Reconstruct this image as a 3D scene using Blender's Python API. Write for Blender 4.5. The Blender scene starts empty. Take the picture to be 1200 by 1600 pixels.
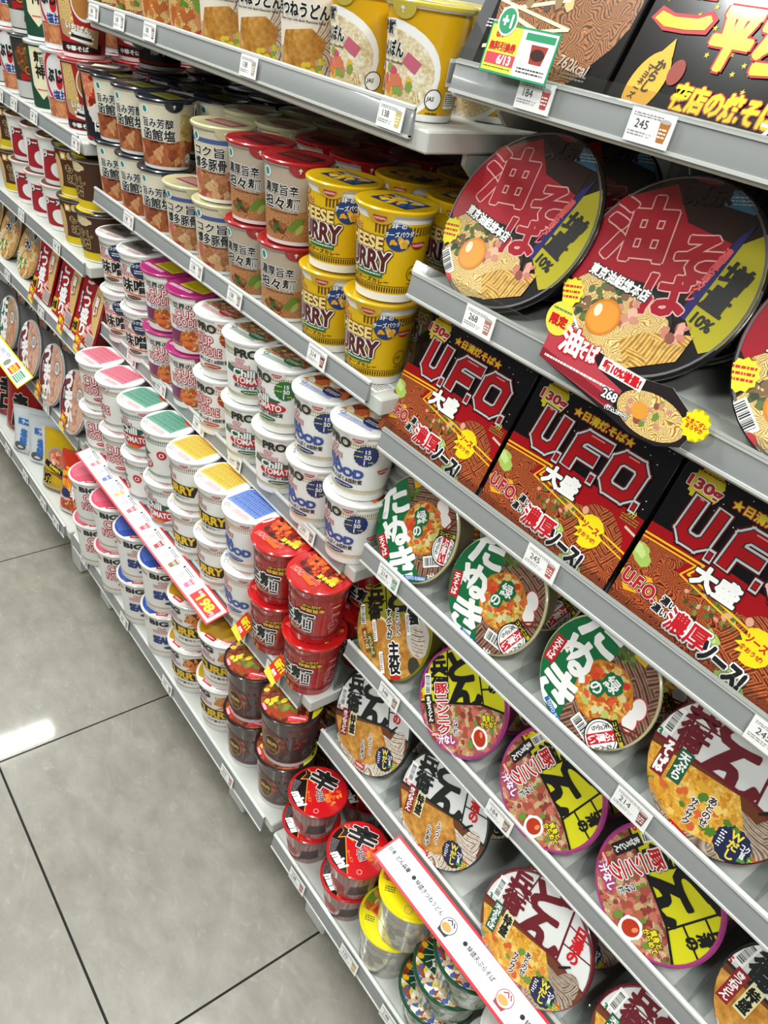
import bpy, bmesh, math, random
from mathutils import Vector, Matrix
random.seed(7)
SC = bpy.context.scene
COL = SC.collection
PI = math.pi

# ------------------------------------------------------------------ camera, world, lamps, exposure
def set_camera():
    cd = bpy.data.cameras.new('camera')
    cd.sensor_fit = 'VERTICAL'; cd.sensor_height = 32.0; cd.lens = 1259.0 / 1600.0 * 32.0
    cd.clip_start = 0.02; cd.clip_end = 50
    o = bpy.data.objects.new('camera', cd); COL.objects.link(o)
    r = Vector((0.5944272001617813, 0.7936562986418376, 0.12948352533802915))
    d = Vector((0.5137215326028173, -0.2509090655037425, -0.8204479433749904))
    f = Vector((-0.6186650876266078, 0.5542150489423553, -0.5568655034007626))
    m = Matrix.Identity(4)
    for i in range(3):
        m[i][0] = r[i]; m[i][1] = -d[i]; m[i][2] = -f[i]
    m[0][3], m[1][3], m[2][3] = 0.664, -0.552, 1.33
    o.matrix_world = m
    SC.camera = o
set_camera()
SC.view_settings.view_transform = 'Standard'
SC.view_settings.look = 'None'
SC.view_settings.gamma = 1.0
SC.view_settings.use_curve_mapping = False
SC.view_settings.exposure = 0.0
W = bpy.data.worlds.new('store_air'); SC.world = W; W.use_nodes = True
W.node_tree.nodes['Background'].inputs[0].default_value = (0.93, 0.97, 1.0, 1)
W.node_tree.nodes['Background'].inputs[1].default_value = 0.08
LAMP_POWER = 39.0
LAMPS = [(-2.8, -0.42), (-0.8, -0.42), (1.2, -0.42), (-3.3, -2.2), (0.2, -2.2), (2.0, -2.2)]
for lx, ly in LAMPS:
    ld = bpy.data.lights.new('lamp_light', 'AREA'); ld.shape = 'RECTANGLE'; ld.size = 0.10; ld.size_y = 1.25
    ld.energy = LAMP_POWER; ld.color = (0.97, 1.0, 0.975)
    lo = bpy.data.objects.new('lamp_light', ld); COL.objects.link(lo); lo.location = (lx, ly, 2.625)

# ------------------------------------------------------------------ materials
def lin(h):
    h = h.lstrip('#'); o = []
    for i in (0, 2, 4):
        c = int(h[i:i + 2], 16) / 255
        o.append(c / 12.92 if c <= 0.04045 else ((c + 0.055) / 1.055) ** 2.4)
    return (*o, 1.0)
MATS = {}
def M(hexc, rough=0.42, coat=0.0, metal=0.0, name=None):
    k = (hexc, rough, coat, metal)
    if k in MATS: return MATS[k]
    m = bpy.data.materials.new(name or 'ink_' + hexc.strip('#')); m.use_nodes = True
    b = m.node_tree.nodes['Principled BSDF']
    b.inputs['Base Color'].default_value = lin(hexc); b.inputs['Roughness'].default_value = rough
    b.inputs['Metallic'].default_value = metal
    b.inputs['Coat Weight'].default_value = coat; b.inputs['Coat Roughness'].default_value = 0.08
    MATS[k] = m
    return m
def food(name, kind, cols, scale=1.0, coat=0.0, rough=0.35, dist=5.0):
    """printed food picture: 'noodle' = tangled strands, 'chunk' = loose pieces; pattern follows the print's own flat coordinates (cm)"""
    if name in MATS: return MATS[name]
    m = bpy.data.materials.new(name); m.use_nodes = True
    nt = m.node_tree; N = nt.nodes; L = nt.links; b = N['Principled BSDF']
    b.inputs['Roughness'].default_value = rough; b.inputs['Coat Weight'].default_value = coat; b.inputs['Coat Roughness'].default_value = 0.08
    uv = N.new('ShaderNodeTexCoord')
    rp = N.new('ShaderNodeValToRGB'); el = rp.color_ramp.elements
    while len(el) < len(cols): el.new(0.5)
    for i, c in enumerate(cols):
        el[i].position = i / max(1, len(cols) - (0 if kind == 'chunk' else 1)); el[i].color = lin(c)
    if kind == 'noodle':
        def strands(sc, rot, seed):
            mp = N.new('ShaderNodeMapping'); mp.inputs['Rotation'].default_value = (0, 0, rot); mp.inputs['Location'].default_value = (seed, seed * .7, 0)
            nz = N.new('ShaderNodeTexNoise'); nz.inputs['Scale'].default_value = 0.32 * scale; nz.inputs['Detail'].default_value = 1.0
            ma = N.new('ShaderNodeVectorMath'); ma.operation = 'MULTIPLY_ADD'; ma.inputs[1].default_value = (dist * .55 / scale, dist * .55 / scale, 0)
            w = N.new('ShaderNodeTexWave'); w.inputs['Scale'].default_value = 0.8 * sc
            L.new(uv.outputs['UV'], mp.inputs[0]); L.new(mp.outputs[0], nz.inputs['Vector']); L.new(nz.outputs['Color'], ma.inputs[0]); L.new(mp.outputs[0], ma.inputs[2]); L.new(ma.outputs[0], w.inputs['Vector'])
            return w.outputs['Fac']
        A_, B_ = strands(scale, 0.5, 0), strands(scale * 1.15, 2.0, 7.3)
        nk = N.new('ShaderNodeTexNoise'); nk.inputs['Scale'].default_value = 0.5 * scale; gt = N.new('ShaderNodeMath'); gt.operation = 'GREATER_THAN'; gt.inputs[1].default_value = 0.5
        L.new(uv.outputs['UV'], nk.inputs['Vector']); L.new(nk.outputs['Fac'], gt.inputs[0])
        mz = N.new('ShaderNodeMix'); L.new(gt.outputs[0], mz.inputs[0]); L.new(A_, mz.inputs[2]); L.new(B_, mz.inputs[3]); L.new(mz.outputs[0], rp.inputs[0])
    elif kind == 'soft':
        nz = N.new('ShaderNodeTexNoise'); nz.inputs['Scale'].default_value = 0.9 * scale; nz.inputs['Detail'].default_value = 5; nz.inputs['Distortion'].default_value = 0.8
        st = N.new('ShaderNodeMapRange'); st.inputs[1].default_value = 0.3; st.inputs[2].default_value = 0.7
        L.new(uv.outputs['UV'], nz.inputs['Vector']); L.new(nz.outputs['Fac'], st.inputs[0]); L.new(st.outputs[0], rp.inputs[0])
    else:
        nz = N.new('ShaderNodeTexNoise'); nz.inputs['Scale'].default_value = 2.0 * scale
        mx = N.new('ShaderNodeVectorMath'); mx.operation = 'MULTIPLY_ADD'
        mx.inputs[1].default_value = (0.5 / scale,) * 3
        L.new(uv.outputs['UV'], nz.inputs['Vector']); L.new(nz.outputs['Color'], mx.inputs[0]); L.new(uv.outputs['UV'], mx.inputs[2])
        v = N.new('ShaderNodeTexVoronoi'); v.inputs['Scale'].default_value = 1.2 * scale
        L.new(mx.outputs[0], v.inputs['Vector'])
        sp = N.new('ShaderNodeSeparateColor'); L.new(v.outputs['Color'], sp.inputs[0]); L.new(sp.outputs[0], rp.inputs[0])
        rp.color_ramp.interpolation = 'CONSTANT'
    fz = N.new('ShaderNodeTexNoise'); fz.inputs['Scale'].default_value = 3.2 * scale; fz.inputs['Detail'].default_value = 4
    hs = N.new('ShaderNodeHueSaturation'); fm_ = N.new('ShaderNodeMapRange'); fm_.inputs[1].default_value = 0.25; fm_.inputs[2].default_value = 0.75; fm_.inputs[3].default_value = 0.62; fm_.inputs[4].default_value = 1.3
    L.new(uv.outputs['UV'], fz.inputs['Vector']); L.new(fz.outputs['Fac'], fm_.inputs[0]); L.new(fm_.outputs[0], hs.inputs['Value']); L.new(rp.outputs[0], hs.inputs['Color']); L.new(hs.outputs[0], b.inputs['Base Color'])
    MATS[name] = m
    return m
def clear(name, tint=(1, 1, 1, 1), gloss=0.12, rough=0.05):
    if name in MATS: return MATS[name]
    m = bpy.data.materials.new(name); m.use_nodes = True
    nt = m.node_tree; N = nt.nodes; L = nt.links
    out = N['Material Output']; N.remove(N['Principled BSDF'])
    t = N.new('ShaderNodeBsdfTransparent'); t.inputs[0].default_value = tint
    g = N.new('ShaderNodeBsdfGlossy'); g.inputs['Roughness'].default_value = rough
    lw = N.new('ShaderNodeLayerWeight'); lw.inputs['Blend'].default_value = 0.5
    fr = N.new('ShaderNodeMath'); fr.operation = 'POWER'; fr.inputs[1].default_value = 4.0; L.new(lw.outputs['Facing'], fr.inputs[0])
    ma = N.new('ShaderNodeMath'); ma.operation = 'MULTIPLY_ADD'; ma.inputs[1].default_value = 0.35; ma.inputs[2].default_value = gloss * 0.25
    mx = N.new('ShaderNodeMixShader')
    L.new(fr.outputs[0], ma.inputs[0]); L.new(ma.outputs[0], mx.inputs[0]); L.new(t.outputs[0], mx.inputs[1]); L.new(g.outputs[0], mx.inputs[2])
    L.new(mx.outputs[0], out.inputs[0])
    MATS[name] = m
    return m
WHITE = M('F1F0EC'); BLACK = M('141414'); RED = M('C8141E'); GOLD = M('A98A4A'); GREY = M('8C8C8A')
PAPER = M('F6F5F2', 0.5); INK = M('3A3A3C'); MICRO = M('8F9094')
ACRYL = clear('clear_acrylic', (0.90, 0.91, 0.91, 1))

# ------------------------------------------------------------------ flat artwork (mm), later wrapped on a cup side or laid on a lid
_tc = {}
_tcu = bpy.data.curves.new('lettering', 'FONT'); _tcu.resolution_u = 1
_tob = bpy.data.objects.new('lettering', _tcu); COL.objects.link(_tob)
def glyphs(s, off):
    k = (s, off)
    if k not in _tc:
        _tcu.body = s; _tcu.offset = off; _tcu.resolution_u = 4 if s.isascii() else 2; _tcu.space_line = 0.92
        _tcu.align_x = 'CENTER'
        bpy.context.view_layer.update()
        dg = bpy.context.evaluated_depsgraph_get()
        e = _tob.evaluated_get(dg); me = e.to_mesh()
        vs = [(v.co.x, v.co.y) for v in me.vertices]; fs = [tuple(p.vertices) for p in me.polygons]
        e.to_mesh_clear()
        _tc[k] = (vs, fs)
    return _tc[k]
class Art:
    def __init__(s): s.g = []          # (verts2d, faces, mat, layer)
    def poly(s, pts, m, L=1): s.g.append((list(pts), [tuple(range(len(pts)))], m, L)); return s
    def rect(s, x0, y0, x1, y1, m, L=1): return s.poly([(x0, y0), (x1, y0), (x1, y1), (x0, y1)], m, L)
    def box(s, cx, cy, w, h, rot, m, L=1):
        c, n = math.cos(math.radians(rot)), math.sin(math.radians(rot))
        return s.poly([(cx + a * w / 2 * c - b * h / 2 * n, cy + a * w / 2 * n + b * h / 2 * c) for a, b in ((-1, -1), (1, -1), (1, 1), (-1, 1))], m, L)
    def ell(s, cx, cy, rx, ry, m, L=1, n=28, rot=0, wob=0.0):
        c, q = math.cos(math.radians(rot)), math.sin(math.radians(rot)); p = []
        for i in range(n):
            a = 2 * PI * i / n; k = 1 + wob * math.sin(5 * a + cx) * 0.6 + wob * math.sin(9 * a + cy) * 0.5
            x, y = rx * k * math.cos(a), ry * k * math.sin(a); p.append((cx + x * c - y * q, cy + x * q + y * c))
        return s.poly(p, m, L)
    def star(s, cx, cy, r, m, L=1, n=14, inner=0.78, rot=0):
        return s.poly([(cx + r * (1 if i % 2 == 0 else inner) * math.cos(PI * i / n + rot), cy + r * (1 if i % 2 == 0 else inner) * math.sin(PI * i / n + rot)) for i in range(2 * n)], m, L)
    def ring(s, cx, cy, r, w, m, L=1, n=28):
        v = []; f = []
        for i in range(n):
            a = 2 * PI * i / n; v += [(cx + r * math.cos(a), cy + r * math.sin(a)), (cx + (r - w) * math.cos(a), cy + (r - w) * math.sin(a))]
        for i in range(n): j = (i + 1) % n; f.append((2 * i, 2 * j, 2 * j + 1, 2 * i + 1))
        s.g.append((v, f, m, L)); return s
    def line(s, pts, w, m, L=1):
        for i, ((x0, y0), (x1, y1)) in enumerate(zip(pts, pts[1:])):
            s.box((x0 + x1) / 2, (y0 + y1) / 2, math.hypot(x1 - x0, y1 - y0) + w * 0.6, w, math.degrees(math.atan2(y1 - y0, x1 - x0)), m, L + 0.03 * i)
        return s
    def T(s, txt, x, y, h, m, L=3, w=None, bold=0.02, out=None, out2=None, rot=0, shear=0.0):
        vs, fs = glyphs(txt, min(bold, 0.015))
        xs = [v[0] for v in vs]; ys = [v[1] for v in vs]
        bw, bh = max(xs) - min(xs), max(ys) - min(ys); cx, cy = (max(xs) + min(xs)) / 2, (max(ys) + min(ys)) / 2
        ky = h / bh; kx = ky if w is None else w / bw
        c, n = math.cos(math.radians(rot)), math.sin(math.radians(rot))
        def put(vs, fs, m, L, rad):
            n_ = 1 if rad <= 0 else (5 if h < 6 else 8)
            for i in range(n_):
                ox, oy = (0, 0) if rad <= 0 else (rad * math.cos(2 * PI * i / n_ + .3), rad * math.sin(2 * PI * i / n_ + .3)); q = []
                for a, b in vs:
                    b = (b - cy) * ky; a = (a - cx) * kx + shear * b
                    q.append((x + ox + a * c - b * n, y + oy + a * n + b * c))
                s.g.append((q, fs, m, L + 0.035 * i))
        fat = max(0.0, bold - 0.015) * 0.75 * ky
        put(vs, fs, m, L, fat)
        for k, o in enumerate((out, out2)):
            if o: put(vs, fs, o[0], L - 1 - k, fat + o[1] * ky)
        return s
    def V(s, txt, x, y, h, m, L=3, **k): return s.T('\n'.join(txt), x, y, h, m, L, **k)      # one column of characters
    def ticks(s, x0, x1, y0, y1, m, L=1, pitch=2.6, duty=0.55):
        n = int((x1 - x0) / pitch); v = []; f = []
        for i in range(n):
            a = x0 + i * pitch; j = len(v); v += [(a, y0), (a + pitch * duty, y0), (a + pitch * duty, y1), (a, y1)]; f.append((j, j + 1, j + 2, j + 3))
        s.g.append((v, f, m, L)); return s
    def micro(s, x0, y0, x1, y1, m=MICRO, L=2, step=2.0, k=0.45, seed=1):
        """small print: rows of short dashes"""
        r = random.Random(seed); v = []; f = []; y = y1 - step
        while y > y0:
            x = x0
            while x < x1 - 1:
                w = min(r.uniform(1.2, 4.5), x1 - x); j = len(v)
                v += [(x, y), (x + w, y), (x + w, y + step * k), (x, y + step * k)]; f.append((j, j + 1, j + 2, j + 3)); x += w + 0.8
            y -= step
        s.g.append((v, f, m, L)); return s
    def barcode(s, cx, cy, w, h, rot=0, L=3):
        s.box(cx, cy, w, h, rot, PAPER, L)
        r = random.Random(int(cx * 7 + cy)); x = -w * 0.42; c, n = math.cos(math.radians(rot)), math.sin(math.radians(rot))
        while x < w * 0.42:
            t = r.choice((0.6, 0.6, 1.0, 1.4)) * w / 30
            s.box(cx + x * c, cy + x * n, t, h * 0.72, rot, BLACK, L + 1); x += t + r.choice((0.7, 0.7, 1.2)) * w / 30
        return s
    def bits(s, cx, cy, rx, ry, cols, n, size, L=2, seed=3, wob=0.15):
        r = random.Random(seed)
        for i in range(n):
            a = r.uniform(0, 2 * PI); q = math.sqrt(r.random())
            s.ell(cx + rx * q * math.cos(a), cy + ry * q * math.sin(a), size * r.uniform(0.6, 1.2), size * r.uniform(0.45, 0.9), r.choice(cols), L + i * min(0.03, 0.8 / n), 10, r.uniform(0, 180), wob)
        return s
    def add(s, o, dx=0, dy=0, rot=0, k=1.0, dL=0):
        c, n = math.cos(math.radians(rot)) * k, math.sin(math.radians(rot)) * k
        for v, f, m, L in o.g: s.g.append(([(dx + a * c - b * n, dy + a * n + b * c) for a, b in v], f, m, L + dL))
        return s
    # --- marks
    def jas(s, x, y, r, m=BLACK, L=3, fill=None):
        if fill: s.ell(x, y, r, r, fill, L - 1)
        s.ring(x, y, r, r * 0.1, m, L); s.T('JAS', x - r * 0.35, y, r * 0.55, m, L, shear=0.15); s.micro(x - r * 0.7, y - r * 1.6, x + r * 0.7, y - r * 1.1, m, L, r * 0.28)
        return s
    def nissin(s, x, y, w, L=3, rot=0):
        a = Art(); n = 12
        a.poly([(-w / 2, w * 0.16)] + [(-w / 2 * math.cos(PI * i / n), w * 0.12 - w * 0.36 * math.sin(PI * i / n)) for i in range(n + 1)] + [(w / 2, w * 0.16)], RED, 0)
        a.T('NISSIN', 0, 0.0, w * 0.15, PAPER, 1, w=w * 0.78)
        return s.add(a, x, y, rot, 1, L)
    def leafmark(s, x, y, w, L=3):
        s.ell(x, y, w / 2, w / 2, PAPER, L); return s.ell(x, y, w * 0.3, w * 0.36, M('1E8F86'), L + 1, rot=20)
    # --- into a mesh
    def flat(s, cut=None, clip=None, clipbox=None):
        bm = bmesh.new(); uvl = bm.loops.layers.uv.new('UVMap'); mi = bm.faces.layers.int.new('mm'); mats = []; idx = {}
        step = min(0.012, 0.75 / max(1, len(s.g)))       # later prints lie a hair above earlier ones
        for gi, (v, f, m, L) in enumerate(s.g):
            if m not in idx: idx[m] = len(mats); mats.append(m)
            bv = [bm.verts.new((a, b, L + gi * step)) for a, b in v]
            for q in f:
                if len(set(q)) < 3: continue
                try: fc = bm.faces.new([bv[i] for i in q])
                except ValueError: continue
                fc[mi] = idx[m]
        big = [f for f in bm.faces if len(f.verts) > 4]
        if big: bmesh.ops.triangulate(bm, faces=big)
        if cut:
            x = min(v.co.x for v in bm.verts); x1 = max(v.co.x for v in bm.verts); k = math.floor(x / cut)
            while k * cut < x1:
                bmesh.ops.bisect_plane(bm, geom=bm.verts[:] + bm.edges[:] + bm.faces[:], plane_co=(k * cut + 0.013, 0, 0), plane_no=(1, 0, 0)); k += 1
        if clip:
            for i in range(40):
                a = 2 * PI * i / 40
                bmesh.ops.bisect_plane(bm, geom=bm.verts[:] + bm.edges[:] + bm.faces[:], plane_co=(clip * math.cos(a), clip * math.sin(a), 0), plane_no=(math.cos(a), math.sin(a), 0), clear_outer=True)
        if clipbox:
            x0, y0, x1, y1 = clipbox
            for co, no in (((x0, 0, 0), (-1, 0, 0)), ((x1, 0, 0), (1, 0, 0)), ((0, y0, 0), (0, -1, 0)), ((0, y1, 0), (0, 1, 0))):
                bmesh.ops.bisect_plane(bm, geom=bm.verts[:] + bm.edges[:] + bm.faces[:], plane_co=co, plane_no=no, clear_outer=True)
        for fc in bm.faces:
            for l in fc.loops: l[uvl].uv = (l.vert.co.x * 0.1, l.vert.co.y * 0.1)
        return bm, mats, mi, uvl

# ------------------------------------------------------------------ mesh builder: one mesh per part
class MB:
    def __init__(s):
        s.bm = bmesh.new(); s.uv = s.bm.loops.layers.uv.new('UVMap'); s.mats = []
    def mi(s, m):
        if m not in s.mats: s.mats.append(m)
        return s.mats.index(m)
    def lathe(s, prof, mats, seg=40, smooth=True):
        """prof [(r,z)...]; mats one material or one per band"""
        rings = []
        for r, z in prof:
            rings.append([s.bm.verts.new((r * math.cos(2 * PI * i / seg), r * math.sin(2 * PI * i / seg), z)) for i in range(seg)] if r > 1e-6 else [s.bm.verts.new((0, 0, z))])
        for k in range(len(rings) - 1):
            a, b = rings[k], rings[k + 1]; m = s.mi(mats[k] if isinstance(mats, (list, tuple)) else mats)
            for i in range(seg):
                j = (i + 1) % seg
                if len(a) == 1 and len(b) == 1: continue
                if len(a) == 1: q = (a[0], b[j], b[i])
                elif len(b) == 1: q = (a[i], a[j], b[0])
                else: q = (a[i], a[j], b[j], b[i])
                fc = s.bm.faces.new(q); fc.material_index = m; fc.smooth = smooth
                for l in fc.loops: l[s.uv].uv = (l.vert.co.x * 100, l.vert.co.y * 100)
        return s
    def box(s, x0, x1, y0, y1, z0, z1, m, bevel=0.0, seg=2, xf=None):
        vs = [s.bm.verts.new((x, y, z)) for x in (x0, x1) for y in (y0, y1) for z in (z0, z1)]
        k = s.mi(m); fs = []
        for q in ((0, 1, 3, 2), (4, 6, 7, 5), (0, 4, 5, 1), (2, 3, 7, 6), (0, 2, 6, 4), (1, 5, 7, 3)):
            fc = s.bm.faces.new([vs[i] for i in q]); fc.material_index = k; fs.append(fc)
        if bevel:
            es = list({e for f in fs for e in f.edges})
            r = bmesh.ops.bevel(s.bm, geom=es, offset=bevel, segments=seg, profile=0.6, affect='EDGES')
            for f in r['faces']: f.material_index = k; f.smooth = True
            vs = list({v for f in r['faces'] for v in f.verts} | {v for v in vs if v.is_valid})
        if xf is not None:
            for v in vs: v.co = xf @ v.co
        return s
    def prism(s, prof, x0, x1, m, close=True):
        """profile [(y,z)] extruded along x; m may be one per profile edge"""
        a = [s.bm.verts.new((x0, y, z)) for y, z in prof]; b = [s.bm.verts.new((x1, y, z)) for y, z in prof]; n = len(prof)
        for i in range(n):
            if i == n - 1 and not close: break
            j = (i + 1) % n; fc = s.bm.faces.new((a[i], a[j], b[j], b[i])); fc.material_index = s.mi(m[i] if isinstance(m, list) else m)
        if close:
            k = s.mi(m[0] if isinstance(m, list) else m)
            for q in (a[::-1], b): s.bm.faces.new(q).material_index = k
        return s
    def grid(s, fn, nu, nv, m, close_u=False):
        g = [[s.bm.verts.new(fn(i / nu, j / nv)) for j in range(nv + 1)] for i in range(nu + (0 if close_u else 1))]
        k = s.mi(m)
        for i in range(nu):
            for j in range(nv):
                a = g[i]; b = g[(i + 1) % len(g)]
                try: fc = s.bm.faces.new((a[j], b[j], b[j + 1], a[j + 1]))
                except ValueError: continue
                fc.material_index = k; fc.smooth = True
                for l in fc.loops: l[s.uv].uv = (l.vert.co.x * 100, l.vert.co.z * 100)
        return s
    def art(s, art, fn, cut=None, clip=None, clipbox=None):
        bm, mats, mi, uvl = art.flat(cut, clip, clipbox)
        vm = {v: s.bm.verts.new(fn(v.co.x, v.co.y, v.co.z)) for v in bm.verts}
        for f in bm.faces:
            try: fc = s.bm.faces.new([vm[v] for v in f.verts])
            except ValueError: continue
            fc.material_index = s.mi(mats[f[mi]])
            for l, o in zip(fc.loops, f.loops): l[s.uv].uv = o[uvl].uv
        bm.free()
        return s
    def mesh(s, name, sharp=35, fix=True):
        loose = [v for v in s.bm.verts if not v.link_faces]
        if loose: bmesh.ops.delete(s.bm, geom=loose, context='VERTS')
        me = bpy.data.meshes.new(name); s.bm.to_mesh(me); s.bm.free()
        for m in s.mats: me.materials.append(m)
        me.set_sharp_from_angle(angle=math.radians(sharp))
        return me

# ------------------------------------------------------------------ things, parts
def link(name, me, parent=None, mat=None):
    o = bpy.data.objects.new(name, me); COL.objects.link(o)
    if parent: o.parent = parent
    if mat is not None: o.matrix_local = mat
    return o
def tag(o, label, cat, group=None):
    o['label'] = label; o['category'] = cat
    if group: o['group'] = group
    return o
def thing(name, label, cat, mat, parts, group=None):
    """parts: list of (name, mesh, local matrix, [sub-parts])"""
    t = bpy.data.objects.new(name, None); COL.objects.link(t); t.empty_display_size = 0.02; t.matrix_world = mat
    tag(t, label, cat, group)
    for p in parts:
        o = link(p[0], p[1], t, p[2] if len(p) > 2 else None)
        for q in (p[3] if len(p) > 3 else ()): link(q[0], q[1], o)
    return t
def structure(name, me):
    o = link(name, me); o['kind'] = 'structure'; return o
def at(x, y, z, rz=0.0): return Matrix.Translation((x, y, z)) @ Matrix.Rotation(rz, 4, 'Z')

# ------------------------------------------------------------------ food prints
NOODLE = food('noodles_golden', 'noodle', ('94622A', 'D4A452', 'F0D48C', 'DCB260', 'F4E2AC'), 1.8, dist=7.0)
NOODLE_PALE = food('noodles_pale', 'noodle', ('B8945A', 'E3CD98', 'F7EDCB', 'EBD9A6'), 1.5, dist=7.0)
SOBA_FRY = food('noodles_fried', 'noodle', ('340C05', '7A2410', 'BC4E1E', '8C3212', 'E2884A', 'A84018'), 1.7, 0.6, dist=9.0)
MAYO_FRY = food('noodles_dark_fried', 'noodle', ('241006', '6A3614', 'A8682E', '7A4018', 'C98C4C', '8C5020'), 1.3, 0.5, dist=7.0)
SOBA_BROWN = food('noodles_soba', 'noodle', ('4A2C20', '8A6450', 'B08C76', '6B4535'), 0.5, 0.3, dist=1.5)
UDON = food('noodles_udon', 'noodle', ('8A6A5A', 'D8CBBB', 'F2EBDD', 'B8A696'), 0.55, 0.3)
TAN = food('noodles_spicy', 'noodle', ('8C4A22', 'C98850', 'E0B07C', 'A86436'), 1.3)
MENMA = food('pork_slices', 'chunk', ('8E4628', 'B4653C', 'C47B4E', '9E5332', 'D49A6A'), 0.6)
BROTH = food('broth_yellow', 'soft', ('B8964A', 'D9C07A', 'EADDAE'), 0.7)
SHRIMP = food('shrimp_soup', 'chunk', ('B4581E', 'D07A34', 'C8441C', 'E09C5C', 'A84A22', 'E8B884'), 1.6)
MINCE = food('mince_and_greens', 'chunk', ('5A2A16', '7A3C20', '4E6A2A', '8C4A28', 'A86A3C', '3E5A22'), 1.8)
TOFU = food('fried_tofu', 'soft', ('A0661E', 'BE8234', 'CE9646', 'D8A85A'), 0.45, 0.3)
SALAD = food('chicken_and_vegetables', 'chunk', ('9C3A1E', 'D8B44A', '6E8C2E', 'C8683A', '8A2C1A', 'E2C890', 'A8542C'), 1.1)
REDSOUP = food('red_spicy_soup', 'chunk', ('7A160E', 'A82414', 'C8502A', '541008', 'D87A3A', '3E1A10'), 1.5, 0.5)
SEAPIC = food('seafood_pieces', 'chunk', ('C8A040', 'D86A3C', 'EDE6D6', '8C3A1E', 'E0C060', '5E3A1A'), 0.55)
PORKPIC = food('stir_fried_pork', 'chunk', ('A8584A', 'C87A66', '6E7A34', 'B89A6A', '8C3C34', 'D8B08C'), 1.5, 0.3)
KAKIAGE = food('crisp_batter', 'chunk', ('D89A34', 'E8B85A', 'C8741E', 'EDCB78', 'B85A1E', 'D8862C'), 2.0, 0.3)
TEMPURA = food('tempura_vegetables', 'soft', ('B8702A', 'D8982E', 'E0AC44', 'ECC878'), 1.1, 0.3)
CUTLET = food('sliced_meat', 'soft', ('C87A4A', 'D89868', 'B8623A', 'E0B088'), 0.35)

# ------------------------------------------------------------------ cups
def cup(H, rt, rb, bands, art, lid_art, lid_m, tab_m=None, tab_art=None, tab_at=14, rim=WHITE, coat=0.0, tabw=24):
    """mm sizes; bands [(top height, material), ...] bottom up; returns the parts of a stacked paper cup"""
    h, a, b = H * 0.001, (rt - 3.0) * 0.001, rb * 0.001
    def R(t): return b + (a - b) * t / h
    rm = 1000 * R(0.55 * h)
    mb = MB(); prof = [(0, 0.003), (b - 0.003, 0.003), (b - 0.0015, 0.0), (b, 0.0008)]; ms = [WHITE, WHITE, bands[0][1]]
    z = 0.0008
    for top, m in bands:
        n = max(1, int((top * 0.001 - z) / 0.02))
        for i in range(n):
            zz = z + (top * 0.001 - z) * (i + 1) / n; prof.append((R(zz), zz)); ms.append(m)
        z = top * 0.001
    prof += [(rt * 0.001 - 0.001, h - 0.0065), (rt * 0.001, h - 0.005), (rt * 0.001, h - 0.0022), (rt * 0.001 - 0.0012, h - 0.0008)]
    ms += [rim] * 4
    mb.lathe(prof, ms, 52)
    cutw = rm * math.radians(9)
    def wrap(s, t, L):
        th = -PI / 2 + s / rm; q = (s - 0.013) / cutw; r = R(t * 0.001) / math.cos((q - math.floor(q) - 0.5) * cutw / rm) + 0.00020 * L + 0.00005
        return (r * math.cos(th), r * math.sin(th), t * 0.001)
    if art.g: mb.art(art, wrap, cut=cutw)
    parts = [('cup_body', mb.mesh('cup_body'))]
    lb = MB(); R0 = rt * 0.001 + 0.0006
    lb.lathe([(R0 - 0.0004, h - 0.0052), (R0 + 0.0002, h - 0.004), (R0 + 0.0003, h - 0.0016), (R0 - 0.0012, h - 0.0002), (R0 - 0.0035, h + 0.0001), (R0 - 0.005, h - 0.0005), (0, h - 0.0005)], lid_m, 44)
    lb.art(lid_art, lambda x, y, L: (x * 0.001, y * 0.001, h - 0.0003 + 0.00016 * L), clip=rt - 3.2)
    parts.append(('lid', lb.mesh('lid')))
    if tab_m is not None:
        ta = Art(); n = 14
        ta.poly([(-tabw / 2, 0)] + [(-tabw / 2 * math.cos(PI * i / n), -13 * math.sin(PI * i / n) ** 0.8) for i in range(1, n)] + [(tabw / 2, 0)], tab_m, 0)
        if tab_art: ta.add(tab_art, 0, 0, 0, 1, 1)
        tb = MB()
        def wt(s, t, L):
            th = -PI / 2 + (s + tab_at) / rt
            zz = h - 0.0042 + t * 0.001; k = min(1.0, -t / 12.0)
            r = (R0 + 0.0005) * (1 - k) + (R(zz) + 0.0016) * k + 0.0002 * L
            return (r * math.cos(th), r * math.sin(th), zz)
        tb.art(ta, wt, cut=4)
        parts.append(('pull_tab', tb.mesh('pull_tab')))
    return parts
def logo_tab(w=15): return Art().nissin(0, -6, w, 1)
def arrow_tab(m):
    a = Art(); a.box(0, -5.5, 1.6, 5, 0, m, 1); return a.poly([(-3, -4.5), (3, -4.5), (0, -1.2)], m, 1)
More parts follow.
